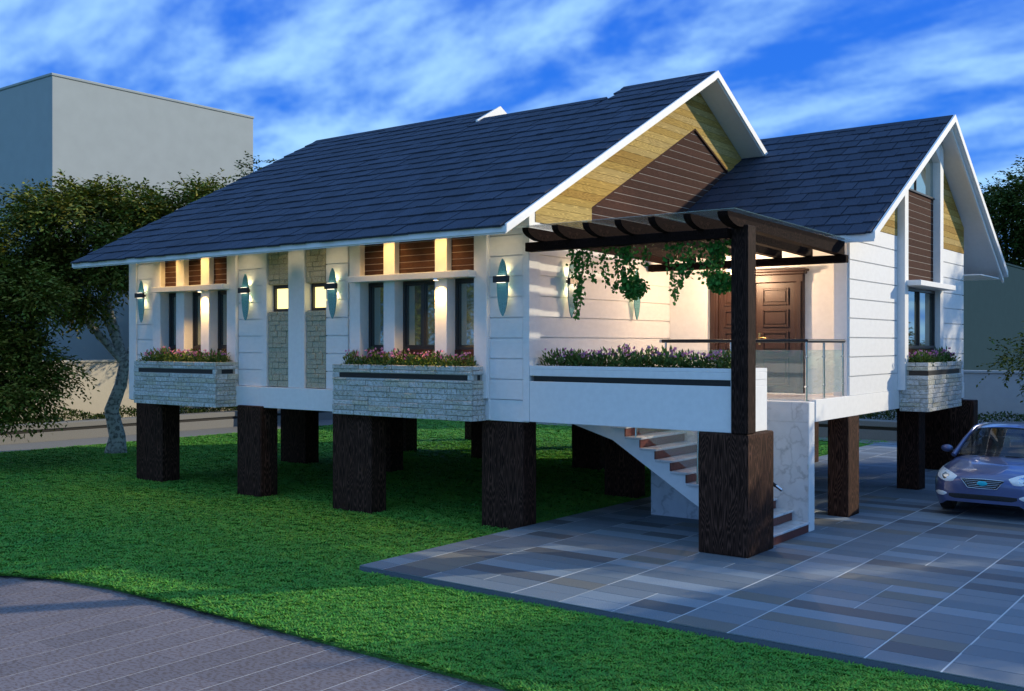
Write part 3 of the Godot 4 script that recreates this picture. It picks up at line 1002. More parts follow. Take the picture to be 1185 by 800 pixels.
func window_unit(x0: float, x1: float, y0: float, y1: float, z: float, mullions: Array, glass: Material) -> void:
	var w := group_node(house, "window", Vector3((x0 + x1) * 0.5, y0, z))
	var f := 0.05
	for b in [[x0, x0 + f, y0, y1], [x1 - f, x1, y0, y1], [x0 + f, x1 - f, y0, y0 + f], [x0 + f, x1 - f, y1 - f, y1]]:
		box(w, "frame", Vector3(b[0], b[2], z - 0.05), Vector3(b[1], b[3], z + 0.045), M.frame, 0.005)
	for m in mullions: box(w, "mullion", Vector3(m - 0.03, y0 + f, z - 0.045), Vector3(m + 0.03, y1 - f, z + 0.035), M.frame, 0.005)
	var edges := [x0 + f]
	for m in mullions: edges.append_array([m - 0.03, m + 0.03])
	edges.append(x1 - f)
	for i in range(0, edges.size(), 2):
		var a: float = edges[i]
		var b: float = edges[i + 1]
		box(w, "pane", Vector3(a, y0 + f, z - 0.02), Vector3(b, y1 - f, z - 0.008), glass, 0.001)
		for s in [[a, a + 0.028, y0 + f, y1 - f], [b - 0.028, b, y0 + f, y1 - f], [a + 0.028, b - 0.028, y0 + f, y0 + f + 0.028], [a + 0.028, b - 0.028, y1 - f - 0.028, y1 - f]]:
			box(w, "sash", Vector3(s[0], s[2], z - 0.006), Vector3(s[1], s[3], z + 0.022), M.frame, 0.004)

func stone_face(parent: Node, a0: float, a1: float, y0: float, y1: float, d: float, axis: int, row_h: float, long: float) -> void:
	# stones laid in uneven courses on a face; axis 2: along x at z = d, axis 0: along z at x = d
	var y := y0
	var r := 0
	while y < y1 - 0.02:
		var hh: float = row_h * rng.randf_range(0.8, 1.2)
		if y + hh > y1 - 0.035: hh = y1 - y
		var a := a0
		while a < a1 - 0.01:
			var l: float = long * rng.randf_range(0.55, 1.35)
			if a + l > a1 - long * 0.35: l = a1 - a
			var proud := rng.randf_range(0.008, 0.03)
			var A := Vector3(a + 0.004, y + 0.004, d - 0.01) if axis == 2 else Vector3(d - 0.01, y + 0.004, a + 0.004)
			var B := Vector3(a + l - 0.004, y + hh - 0.004, d + proud) if axis == 2 else Vector3(d + proud, y + hh - 0.004, a + l - 0.004)
			box(parent, "stone", A, B, M.stones[rng.randi() % 4], 0.007)
			a += l
		y += hh
		r += 1

func stone_planter(x0: float, x1: float, z0: float, z1: float, faces: Array) -> void:
	# z0 back, z1 front
	var s := group_node(house, "stone_planter", Vector3((x0 + x1) * 0.5, 1.74, (z0 + z1) * 0.5))
	box(s, "core", Vector3(x0 + 0.02, 1.76, z0), Vector3(x1 - 0.02, 2.56, z1 - 0.02), M.mortar)
	box(s, "earth", Vector3(x0 + 0.08, 2.50, z0 + 0.03), Vector3(x1 - 0.08, 2.60, z1 - 0.08), M.soil)
	if faces.has("z"):
		stone_face(s, x0, x1, 1.745, 2.40, z1 - 0.02, 2, 0.082, 0.42)
		stone_face(s, x0, x1, 2.495, 2.64, z1 - 0.02, 2, 0.0725, 0.5)
		box(s, "stripe", Vector3(x0 + 0.17, 2.405, z1 - 0.06), Vector3(x1 - 0.10, 2.492, z1 - 0.018), M.black)
		box(s, "end_stone", Vector3(x0, 2.405, z1 - 0.05), Vector3(x0 + 0.168, 2.492, z1 - 0.004), M.stones[1], 0.006)
		box(s, "end_stone", Vector3(x1 - 0.098, 2.405, z1 - 0.05), Vector3(x1, 2.492, z1 - 0.004), M.stones[1], 0.006)
	stone_face(s, z0, z1 - 0.035, 1.745, 2.40, x1 - 0.02, 0, 0.082, 0.34)
	stone_face(s, z0, z1 - 0.035, 2.495, 2.64, x1 - 0.02, 0, 0.0725, 0.4)
	box(s, "stripe", Vector3(x1 - 0.06, 2.405, z0 + 0.12), Vector3(x1 - 0.018, 2.492, z1 - 0.16), M.black)

func louver(x0: float, x1: float, y0: float, y1: float, z: float) -> void:
	var g := group_node(house, "slat_panel", Vector3((x0 + x1) * 0.5, y0, z))
	box(g, "backing", Vector3(x0, y0, z - 0.06), Vector3(x1, y1, z - 0.005), M.joint_pale, 0.001)
	board_stack(g, "slat", [Vector2(x0, y0), Vector2(x1, y0), Vector2(x1, y1), Vector2(x0, y1)], 2, z - 0.0045, z, y0, y1, 0.112, 0.010, M.browns)

func downlight(at: Vector3, dir: Vector3, label: String, energy: float, angle: float, group: String, tone := Color(1.0, 0.78, 0.45)) -> void:
	var o := thing("downlight", label, "lamp", at, group)
	mi(o, "ring", tube([at + Vector3(0, 0.0, 0), at + Vector3(0, -0.03, 0)], [0.055, 0.05], 14), M.chrome)
	mi(o, "lens", tube([at + Vector3(0, -0.031, 0), at + Vector3(0, -0.034, 0)], [0.04, 0.04], 14), M.glow_warm)
	var l := SpotLight3D.new()
	l.name = "light"
	l.light_color = tone
	l.light_energy = energy
	l.spot_angle = angle
	l.spot_range = 12.0
	l.spot_attenuation = 2.0
	l.light_size = 0.04
	l.shadow_enabled = true
	o.add_child(l)
	l.look_at_from_position(at + Vector3(0, -0.06, 0), at + Vector3(0, -0.06, 0) + dir, Vector3.FORWARD)

func sconce(at: Vector3, face: int, label: String, group: String) -> void:
	# at: point on the wall at the middle of the plate; face 2 looks to +z, face 0 to +x
	var o := thing("wall_sconce", label, "lamp", at, group)
	var bs := Basis() if face == 2 else Basis(Vector3.UP, PI * 0.5)
	var pl := []
	for i in 13:
		var t := i / 12.0
		var y := -0.46 + 0.92 * t
		pl.append(Vector2(0.105 * pow(sin(PI * clamp(t, 0.0, 1.0)), 0.62) + 0.002 + rng.randf() * 0.004, y))
	var poly := PackedVector2Array()
	for q in pl: poly.append(q)
	for i in range(pl.size() - 1, -1, -1): poly.append(Vector2(-pl[i].x - 0.003 * rng.randf(), pl[i].y))
	var st := begin()
	add_prism(st, poly, 2, 0.085, 0.105)
	mi(o, "glass_leaf", st.commit(), M.lamp_glass, at, bs)
	var box_y := 0.13
	mi(o, "bracket", cbox(Vector3(0.05, 0.06, 0.075), 0.004), M.black_metal, at + bs * Vector3(0, box_y, 0.0375), bs)
	mi(o, "band", cbox(Vector3(0.30, 0.105, 0.06), 0.006), M.black_metal, at + bs * Vector3(0, box_y, 0.137), bs)
	for s in [-1.0, 1.0]:
		mi(o, "lens", cbox(Vector3(0.16, 0.006, 0.03), 0.001), M.glow_cool, at + bs * Vector3(0, box_y + s * 0.056, 0.137), bs)
		mi(o, "back_lens", cbox(Vector3(0.12, 0.006, 0.035), 0.001), M.glow_cool, at + bs * Vector3(0, box_y + s * 0.034, 0.045), bs)
		var l := SpotLight3D.new()
		l.name = "light_up" if s > 0 else "light_down"
		l.light_color = Color(1.0, 0.86, 0.62)
		l.light_energy = 0.085
		l.spot_angle = 62.0
		l.spot_range = 8.0
		l.spot_attenuation = 2.0
		l.light_size = 0.03
		l.shadow_enabled = true
		o.add_child(l)
		var from := at + bs * Vector3(0, box_y + s * 0.07, 0.045)
		l.look_at_from_position(from, from + Vector3(0, s, 0), Vector3.FORWARD)

func build_facade() -> void:
	var zf := -13.15
	# floor slab, rear wall and ceiling close the rooms
	box(house, "floor_slab", Vector3(-20.6, BASE + 0.01, -25.2), Vector3(-9.66, FLOOR - 0.01, -13.2), M.white, 0.01)
	box(house, "rear_wall", Vector3(-20.6, FLOOR, -25.2), Vector3(-9.7, 4.75, -25.0), M.white)
	box(house, "front_wall", Vector3(-20.58, FLOOR, -13.62), Vector3(-9.70, 5.2, -13.40), M.white, 0.002)
	mi(house, "side_wall", prism([Vector2(-13.17, BASE), Vector2(-13.17, 5.22), Vector2(MR_Z, 8.15), Vector2(-25.2, 4.75), Vector2(-25.2, BASE)], 0, -20.62, -20.40), M.white)
	# bottom beam
	box(house, "plinth", Vector3(-16.86, 1.755, -13.2), Vector3(-13.74, 2.16, zf + 0.05), M.white, 0.006)
	box(house, "plinth", Vector3(-20.62, 1.755, -13.2), Vector3(-16.87, 2.10, zf - 0.01), M.white, 0.006)
	box(house, "plinth", Vector3(-13.73, 1.755, -13.2), Vector3(-9.66, 2.10, zf - 0.012), M.white, 0.006)
	# siding panels beside and between the bays
	box(house, "corner_post", Vector3(-20.64, 1.77, -13.40), Vector3(-20.36, 5.12, zf + 0.02), M.fin, 0.006)
	siding_panel(-20.34, -19.74, 2.11, 5.12, zf)
	siding_panel(-16.84, -16.12, 2.17, 5.12, zf)
	box(house, "trim_post", Vector3(-16.10, 2.17, -13.40), Vector3(-15.95, 5.12, zf + 0.03), M.fin, 0.005)
	siding_panel(-14.30, -13.72, 2.17, 5.12, zf)
	siding_panel(-10.43, -9.76, 2.11, 5.15, zf)
	box(house, "trim_post", Vector3(-10.455, 1.77, -13.40), Vector3(-10.432, 5.12, zf + 0.012), M.fin, 0.003)
	box(house, "corner_post", Vector3(-9.755, 1.77, -13.44), Vector3(-9.63, 5.15, zf + 0.012), M.fin, 0.005)
	# narrow stone strips with small lit windows
	for sx in [[-15.94, -15.33], [-14.85, -14.32]]:
		var ss := group_node(house, "stone_strip", Vector3((sx[0] + sx[1]) * 0.5, 2.17, zf))
		for yy in [[2.17, 3.62], [4.14, 5.12]]:
			box(ss, "backing", Vector3(sx[0], yy[0], -13.40), Vector3(sx[1], yy[1], zf - 0.03), M.mortar, 0.002)
			var st := begin()
			var y: float = yy[0]
			var r := 0
			while y < yy[1] - 0.01:
				var hh: float = min(0.10 * rng.randf_range(0.8, 1.25), yy[1] - y)
				var x: float = sx[0]
				while x < sx[1] - 0.01:
					var l: float = min(rng.randf_range(0.09, 0.2), sx[1] - x)
					if sx[1] - x - l < 0.06: l = sx[1] - x
					var pr := rng.randf_range(0.012, 0.035)
					add_cbox(st, Vector3(l * 0.5 - 0.004, hh * 0.5 - 0.004, pr * 0.5), 0.01, Transform3D(Basis(), Vector3(x + l * 0.5, y + hh * 0.5, zf - 0.03 + pr * 0.5)))
					x += l
				y += hh
			mi(ss, "stones", st.commit(), M.stone_small).set_meta("kind", "stuff")
		var zw := -13.33
		var w := group_node(house, "lit_window", Vector3((sx[0] + sx[1]) * 0.5, 3.62, zw))
		for b in [[sx[0], sx[0] + 0.05, 3.62, 4.14], [sx[1] - 0.05, sx[1], 3.62, 4.14], [sx[0] + 0.05, sx[1] - 0.05, 3.62, 3.68], [sx[0] + 0.05, sx[1] - 0.05, 4.07, 4.14]]:
			box(w, "frame", Vector3(b[0], b[2], zw - 0.06), Vector3(b[1], b[3], zw + 0.04), M.frame, 0.005)
		box(w, "pane", Vector3(sx[0] + 0.05, 3.68, zw - 0.02), Vector3(sx[1] - 0.05, 4.07, zw - 0.01), M.lit_pane, 0.001)
	box(house, "fin", Vector3(-15.32, 2.165, -13.40), Vector3(-14.86, 5.12, zf + 0.03), M.fin, 0.006)
	# window bays
	var bays := [[[-19.68, -18.84, -17.99, -17.14], 0.28, [-19.5, -17.05], []], [[-13.62, -12.77, -11.57, -10.72], 0.27, [-13.5, -10.68], [1]]]
	for b in bays:
		var fx: Array = b[0]
		var fw: float = b[1]
		for x in fx: box(house, "fin", Vector3(x, 2.11, -13.40), Vector3(x + fw, 5.12, zf + 0.06), M.fin, 0.006)
		for i in 3:
			var x0: float = fx[i] + fw + 0.001
			var x1: float = fx[i + 1] - 0.001
			louver(x0, x1, 4.20, 5.10, zf - 0.06)
			box(house, "panel_base", Vector3(x0, 4.10, -13.40), Vector3(x1, 4.197, zf - 0.05), M.fin, 0.003)
			box(house, "sill_panel", Vector3(x0, 2.45, -13.40), Vector3(x1, 2.90, zf - 0.14), M.browns[1], 0.004)
			window_unit(x0 + 0.002, x1 - 0.002, 2.90, 4.09, -13.345, ([(x0 + x1) * 0.5] if b[3].has(i) else []), M.mirror_glass)
		box(house, "ledge", Vector3(b[2][0] + 0.02, 4.09, -13.15), Vector3(b[2][1], 4.20, zf + 0.24), M.fin, 0.006)
	rng.seed = 51
	stone_planter(-19.64, -16.85, -13.16, -12.6, ["z"])
	stone_planter(-13.76, -10.52, -13.16, -12.8, ["z"])
	# warm lamps under the ledges and the eaves, washing the fins
	downlight(Vector3(-17.85, 4.088, -12.965), Vector3(0, -1, -0.06), "small round lamp under the ledge of the three narrow windows", 1.5, 58.0, "")
	downlight(Vector3(-11.43, 4.088, -12.965), Vector3(0, -1, -0.06), "small round lamp under the ledge above the wide window", 1.5, 58.0, "")
	for x in [-20.0, -16.5, -15.1, -14.0, -10.1]:
		downlight(Vector3(x, 5.05, -12.60), Vector3(0, -1, -0.25), "small round downlight under the front eave", 0.55, 64.0, "downlights under the front eave", Color(1.0, 0.88, 0.72))
	for x in [-19.0, -17.9, -12.6, -11.4]:
		downlight(Vector3(x, 5.05, -12.72), Vector3(0, -1, -0.16), "small round warm downlight in the eave over a window bay", 0.75, 62.0, "downlights over the window bays")

func build_gables() -> void:
	var xg := -9.65
	var p := (MR_Y - ME_Y) / (ME_Z - MR_Z)
	# main gable wall
	mi(house, "gable_wall", prism([Vector2(-13.44, BASE), Vector2(-13.44, ME_Y - 0.13 + p * 1.56), Vector2(MR_Z, MR_Y - 0.13), Vector2(-25.2, MR_Y - 0.13 - p * 6.47), Vector2(-25.2, BASE)], 0, xg - 0.22, xg - 0.03), M.white)
	# porch siding
	var ps := group_node(house, "porch_siding", Vector3(xg, FLOOR, -15.5))
	board_stack(ps, "board", [Vector2(-13.46, 2.12), Vector2(-17.76, 2.12), Vector2(-17.76, 4.75), Vector2(-13.46, 4.75)], 0, xg - 0.028, xg, 2.12, 4.76, 0.33, 0.020, [M.siding])
	box(house, "trim_band", Vector3(xg - 0.028, 4.765, -13.46), Vector3(xg + 0.004, 4.93, -19.9), M.white, 0.003)
	# pale oak boarding with a recessed brown field
	var inner := PackedVector2Array([Vector2(-14.94, 4.93), Vector2(-14.94, 5.34), Vector2(-18.77, 7.33), Vector2(-20.6, 6.53), Vector2(-20.6, 4.93)])
	var tri_poly := PackedVector2Array([Vector2(-13.3, 4.935), Vector2(-13.3, ME_Y - 0.12 + p * 1.42), Vector2(MR_Z, MR_Y - 0.12), Vector2(-24.6, MR_Y - 0.12 - p * 5.87), Vector2(-24.6, 4.935)])
	var oak := group_node(house, "oak_gable", Vector3(xg, 4.94, -18))
	for pl in Geometry2D.clip_polygons(tri_poly, inner):
		board_stack(oak, "board", Array(pl), 0, xg - 0.028, xg + 0.03, 4.935, 8.5, 0.128, 0.005, M.oaks)
	mi(oak, "backing", prism([Vector2(-13.5, 4.95), Vector2(-13.5, ME_Y - 0.16 + p * 1.62), Vector2(MR_Z, MR_Y - 0.16), Vector2(-24.4, MR_Y - 0.16 - p * 5.67), Vector2(-24.4, 4.95)], 0, xg - 0.029, xg - 0.012), M.joint_pale)
	var br := group_node(house, "brown_gable_field", Vector3(xg, 4.94, -17.5))
	board_stack(br, "board", Array(inner), 0, xg - 0.011, xg - 0.004, 4.94, 7.4, 0.152, 0.013, M.browns)
	# reveal strips round the brown field
	for e in [[Vector2(-14.94, 5.34), Vector2(-18.77, 7.33)], [Vector2(-18.77, 7.33), Vector2(-20.6, 6.53)]]:
		var d: Vector2 = (e[1] - e[0]).normalized()
		var n := Vector2(-d.y, d.x)
		if n.y > 0: n = -n
		mi(br, "reveal", prism([e[0], e[1], e[1] + n * 0.035, e[0] + n * 0.035], 0, xg - 0.01, xg + 0.028), M.browns[0])
	# door wall and wing
	box(house, "door_wall", Vector3(xg + 0.001, FLOOR, -17.98), Vector3(-6.27, 4.74, -17.76), M.white, 0.002)
	box(house, "wing_floor", Vector3(-9.64, BASE + 0.002, -24.8), Vector3(-6.03, FLOOR - 0.004, -17.34), M.white, 0.004)
	box(house, "corner_post", Vector3(-6.27, BASE, -17.62), Vector3(-6.035, 4.72, -17.32), M.white, 0.004)
	mi(house, "wing_wall", prism([Vector2(-17.33, BASE), Vector2(-17.33, 4.70), Vector2(WR_Z, WR_Y - 0.16), Vector2(-24.82, WR_Y - 0.18 - 0.607 * 2.75), Vector2(-24.82, BASE)], 0, -6.25, -6.03), M.white)
	box(house, "wing_plinth", Vector3(-6.03, 1.775, -15.76), Vector3(-5.985, FLOOR, -24.84), M.white, 0.004)
	var wl := group_node(house, "wing_siding", Vector3(-6.0, FLOOR, -21))
	for zz in [[-17.335, -19.94], [-22.62, -24.835]]:
		board_stack(wl, "board", [Vector2(zz[0], 2.125), Vector2(zz[1], 2.125), Vector2(zz[1], 5.03), Vector2(max(zz[1], min(zz[0], -17.95)), 5.03), Vector2(zz[0], 4.70 if zz[0] > -18 else 5.03)], 0, -6.028, -6.0, 2.125, 5.03, 0.33, 0.020, [M.siding])
	var wo := group_node(house, "wing_oak_gable", Vector3(-6.0, 5.04, -21))
	var wp := (WR_Y - WE_Y) / (WE_Z - WR_Z)
	board_stack(wo, "board", [Vector2(-17.9, 5.04), Vector2(-19.94, 5.04), Vector2(-19.94, WE_Y - 0.16 + wp * 2.87)], 0, -6.028, -5.995, 5.04, 7.0, 0.128, 0.006, M.oaks)
	board_stack(wo, "board", [Vector2(-22.62, 5.04), Vector2(-24.835, 5.04), Vector2(-24.835, 5.62), Vector2(-22.62, WR_Y - 0.2 - 0.607 * 0.55)], 0, -6.028, -5.995, 5.04, 7.3, 0.128, 0.006, M.oaks)
	# fins, brown panel, apex glazing, ledge and window of the wing bay
	mi(house, "fin", prism([Vector2(-19.95, 2.125), Vector2(-20.17, 2.125), Vector2(-20.17, WE_Y - 0.14 + wp * 3.1), Vector2(-19.95, WE_Y - 0.14 + wp * 2.88)], 0, -6.05, -5.86), M.fin)
	mi(house, "fin", prism([Vector2(-22.38, 2.125), Vector2(-22.61, 2.125), Vector2(-22.61, WR_Y - 0.2 - 0.607 * 0.54), Vector2(-22.38, WR_Y - 0.2 - 0.607 * 0.31)], 0, -6.05, -5.86), M.fin)
	var top_band := PackedVector2Array([Vector2(-20.18, WE_Y - 0.145 + wp * 3.11), Vector2(WR_Z, WR_Y - 0.175), Vector2(-22.37, WR_Y - 0.2 - 0.607 * 0.30), Vector2(-22.37, WR_Y - 0.62 - 0.607 * 0.30), Vector2(WR_Z + 0.05, WR_Y - 0.58), Vector2(-20.18, WE_Y - 0.50 + wp * 3.11)])
	var tb := begin()
	add_prism(tb, top_band, 0, -6.05, -5.87)
	mi(house, "head_band", tb.commit(), M.fin)
	var wbp := group_node(house, "slat_panel", Vector3(-6.0, 4.2, -21.3))
	box(wbp, "backing", Vector3(-6.045, 4.22, -20.18), Vector3(-6.006, 5.98, -22.37), M.joint_pale, 0.001)
	board_stack(wbp, "slat", [Vector2(-20.18, 4.22), Vector2(-22.37, 4.22), Vector2(-22.37, 5.98), Vector2(-20.18, 5.98)], 0, -6.0055, -6.0, 4.22, 5.98, 0.14, 0.011, M.browns)
	var aw := group_node(house, "apex_window", Vector3(-6.0, 6.0, -21.3))
	mi(aw, "pane", prism([Vector2(-20.18, 5.99), Vector2(-22.37, 5.99), Vector2(-22.37, 6.75), Vector2(-22.03, 6.97), Vector2(-20.18, 6.02)], 0, -6.02, -6.008), M.mirror_glass)
	box(aw, "mullion", Vector3(-6.02, 5.99, -21.1), Vector3(-5.985, 6.5, -21.14), M.frame, 0.003)
	box(aw, "sill", Vector3(-6.02, 5.982, -20.18), Vector3(-5.97, 6.02, -22.37), M.frame, 0.003)
	box(house, "ledge", Vector3(-6.0, 4.10, -20.05), Vector3(-5.60, 4.20, -22.55), M.fin, 0.006)
	var ww := group_node(house, "window", Vector3(-6.0, 2.9, -21.3))
	var zw0 := -20.18
	var zw1 := -22.37
	for b in [[zw0, zw0 - 0.06, 2.9, 4.09], [zw1 + 0.06, zw1, 2.9, 4.09], [zw0 - 0.06, zw1 + 0.06, 2.9, 2.96], [zw0 - 0.06, zw1 + 0.06, 4.03, 4.09], [-21.25, -21.31, 2.96, 4.03]]:
		box(ww, "frame", Vector3(-6.04, b[2], b[0]), Vector3(-5.965, b[3], b[1]), M.frame, 0.005)
	for b in [[zw0 - 0.06, -21.25], [-21.31, zw1 + 0.06]]:
		box(ww, "pane", Vector3(-6.025, 2.96, b[0]), Vector3(-6.013, 4.03, b[1]), M.mirror_glass, 0.001)
	box(house, "sill_panel", Vector3(-6.04, 2.45, zw0), Vector3(-5.98, 2.895, zw1), M.browns[1], 0.004)
	rng.seed = 52
	# wing planter: long face to +x, end face to +z
	var s := group_node(house, "stone_planter", Vector3(-5.7, 1.72, -20.9))
	box(s, "core", Vector3(-5.99, 1.73, -22.5), Vector3(-5.48, 2.56, -20.05), M.mortar)
	box(s, "earth", Vector3(-5.97, 2.5, -22.45), Vector3(-5.54, 2.60, -20.12), M.soil)
	stone_face(s, -5.985, -5.46, 1.72, 2.40, -20.05, 2, 0.085, 0.36)
	stone_face(s, -5.985, -5.46, 2.495, 2.65, -20.05, 2, 0.0775, 0.4)
	stone_face(s, -22.5, -20.065, 1.72, 2.40, -5.48, 0, 0.085, 0.42)
	stone_face(s, -22.5, -20.065, 2.495, 2.65, -5.48, 0, 0.0775, 0.5)
	box(s, "stripe", Vector3(-5.82, 2.405, -20.09), Vector3(-5.462, 2.492, -20.046), M.black)
	box(s, "stripe", Vector3(-5.52, 2.405, -22.35), Vector3(-5.478, 2.492, -20.10), M.black)

func build_porch() -> void:
	# front parapet planter
	var pp := group_node(house, "parapet_planter", Vector3(-7.8, BASE, -13.5))
	box(pp, "lower_band", Vector3(-9.625, BASE, -13.92), Vector3(-6.0, 2.41, -13.14), M.white, 0.006)
	box(pp, "upper_band", Vector3(-9.625, 2.495, -13.92), Vector3(-6.0, 2.60, -13.14), M.white, 0.006)
	for r in [[-9.625, -6.0, -13.21, -13.14], [-9.625, -6.0, -13.92, -13.85], [-6.07, -6.0, -13.85, -13.21], [-9.625, -9.56, -13.85, -13.21]]:
		box(pp, "rim", Vector3(r[0], 2.601, r[2]), Vector3(r[1], 2.655, r[3]), M.white, 0.004)
	box(pp, "stripe", Vector3(-9.55, 2.412, -13.85), Vector3(-6.20, 2.494, -13.152), M.black)
	box(pp, "end_block", Vector3(-6.20, 2.411, -13.92), Vector3(-6.002, 2.494, -13.15), M.white, 0.002)
	box(pp, "earth", Vector3(-9.56, 2.60, -13.85), Vector3(-6.07, 2.63, -13.21), M.soil)
	# porch floor and its edge beam
	box(house, "porch_floor", Vector3(-9.62, 1.78, -17.75), Vector3(-6.0, 2.10, -15.76), M.white, 0.006)
	box(house, "porch_landing", Vector3(-9.62, 1.78, -15.755), Vector3(-8.80, 2.10, -14.0), M.white, 0.006)
	var ft := group_node(house, "floor_tiles", Vector3(-7.8, 2.1, -16.6))
	for i in 6:
		for j in 4:
			box(ft, "tile", Vector3(-9.6 + i * 0.598, 2.101, -17.74 + j * 0.495), Vector3(-9.6 + i * 0.598 + 0.594, 2.112, -17.74 + j * 0.495 + 0.491), M.marble, 0.002)
	# marble wall beside the stair
	var mw := group_node(house, "marble_wall", Vector3(-7.4, 0, -15.6))
	for i in 3:
		for j in 2:
			box(mw, "panel", Vector3(-8.78 + i * 0.926, TERR_Y if j == 0 else 1.783, -15.515), Vector3(-8.78 + i * 0.926 + 0.923, 1.78 if j == 0 else 2.09, -15.50), M.marble, 0.002)
	box(mw, "core", Vector3(-8.78, TERR_Y, -15.74), Vector3(-6.0, 2.09, -15.516), M.white, 0.004)
	# stilts
	var stilts := [[-20.4, -19.42, -13.15, -13.6], [-16.73, -16.0, -13.02, -13.45], [-13.9, -12.91, -12.93, -13.32], [-10.65, -9.80, -13.2, -13.58],
		[-20.5, -19.55, -17.3, -17.75], [-17.4, -16.75, -17.4, -17.85], [-13.9, -13.0, -17.4, -17.85], [-10.85, -10.15, -17.3, -17.7],
		[-20.5, -19.6, -21.0, -21.45], [-17.3, -16.6, -21.0, -21.45], [-13.9, -13.1, -20.7, -21.2], [-10.6, -9.9, -21.0, -21.45],
		[-20.6, -20.15, -24.7, -25.15], [-16.6, -16.0, -24.7, -25.15], [-12.9, -12.3, -24.7, -25.15], [-9.9, -9.4, -24.5, -24.95],
		[-6.34, -5.985, -17.22, -17.78], [-6.42, -5.985, -21.3, -21.75], [-6.9, -6.2, -25.0, -25.6], [-6.0, -5.5, -23.6, -24.0]]
	for s in stilts:
		var y0 := 0.0 if s[0] < -9.9 else TERR_Y - 0.01
		box(house, "stilt", Vector3(s[0], y0 - 0.02, s[3]), Vector3(s[1], 1.785, s[2]), M.dark_wood, 0.018)
	box(house, "stilt", Vector3(-6.67, TERR_Y - 0.01, -13.99), Vector3(-5.925, 1.765, -13.10), M.dark_wood, 0.02)
	# door
	var door := group_node(house, "front_door", Vector3(-7.85, FLOOR, -17.76))
	var z := -17.758
	for b in [[-8.76, -8.60, 2.115, 4.22], [-7.10, -6.94, 2.115, 4.22]]:
		box(door, "jamb", Vector3(b[0], b[2], z), Vector3(b[1], b[3], z + 0.09), M.door_wood, 0.012)
		box(door, "jamb_moulding", Vector3(b[0] + 0.04, b[2] + 0.1, z + 0.091), Vector3(b[1] - 0.04, b[3] - 0.1, z + 0.112), M.door_wood, 0.01)
	box(door, "head", Vector3(-8.76, 4.10, z + 0.001), Vector3(-6.94, 4.24, z + 0.11), M.door_wood, 0.012)
	box(door, "cornice", Vector3(-8.80, 4.241, z + 0.001), Vector3(-6.90, 4.285, z + 0.15), M.door_wood, 0.015)
	box(door, "cornice", Vector3(-8.84, 4.286, z + 0.001), Vector3(-6.86, 4.335, z + 0.19), M.door_wood, 0.018)
	for i in 2:
		var x0 := -8.598 + i * 0.75
		var lf := box(door, "leaf", Vector3(x0, 2.125, z), Vector3(x0 + 0.746, 4.098, z + 0.045), M.door_wood, 0.006)
		for pnl in [[2.25, 2.75], [2.85, 3.22], [3.30, 3.62], [3.70, 4.0]]:
			var a := Vector3(x0 + 0.12, pnl[0], z + 0.046)
			var b := Vector3(x0 + 0.626, pnl[1], z + 0.062)
			for m in [[a.x, a.x + 0.035, a.y, b.y], [b.x - 0.035, b.x, a.y, b.y], [a.x + 0.035, b.x - 0.035, a.y, a.y + 0.035], [a.x + 0.035, b.x - 0.035, b.y - 0.035, b.y]]:
				box(lf, "moulding", Vector3(m[0], m[2], z + 0.0455), Vector3(m[1], m[3], z + 0.07), M.door_wood, 0.01)
			box(lf, "field", a + Vector3(0.06, 0.06, 0), b - Vector3(0.06, 0.06, 0), M.door_wood, 0.012)
	box(door, "handle_plate", Vector3(-7.80, 2.98, z + 0.047), Vector3(-7.76, 3.20, z + 0.056), M.brass, 0.003)
	mi(door, "handle", tube([Vector3(-7.78, 3.11, z + 0.056), Vector3(-7.78, 3.11, z + 0.10), Vector3(-7.70, 3.115, z + 0.11), Vector3(-7.62, 3.10, z + 0.105)], [0.012, 0.012, 0.011, 0.009], 8), M.brass)

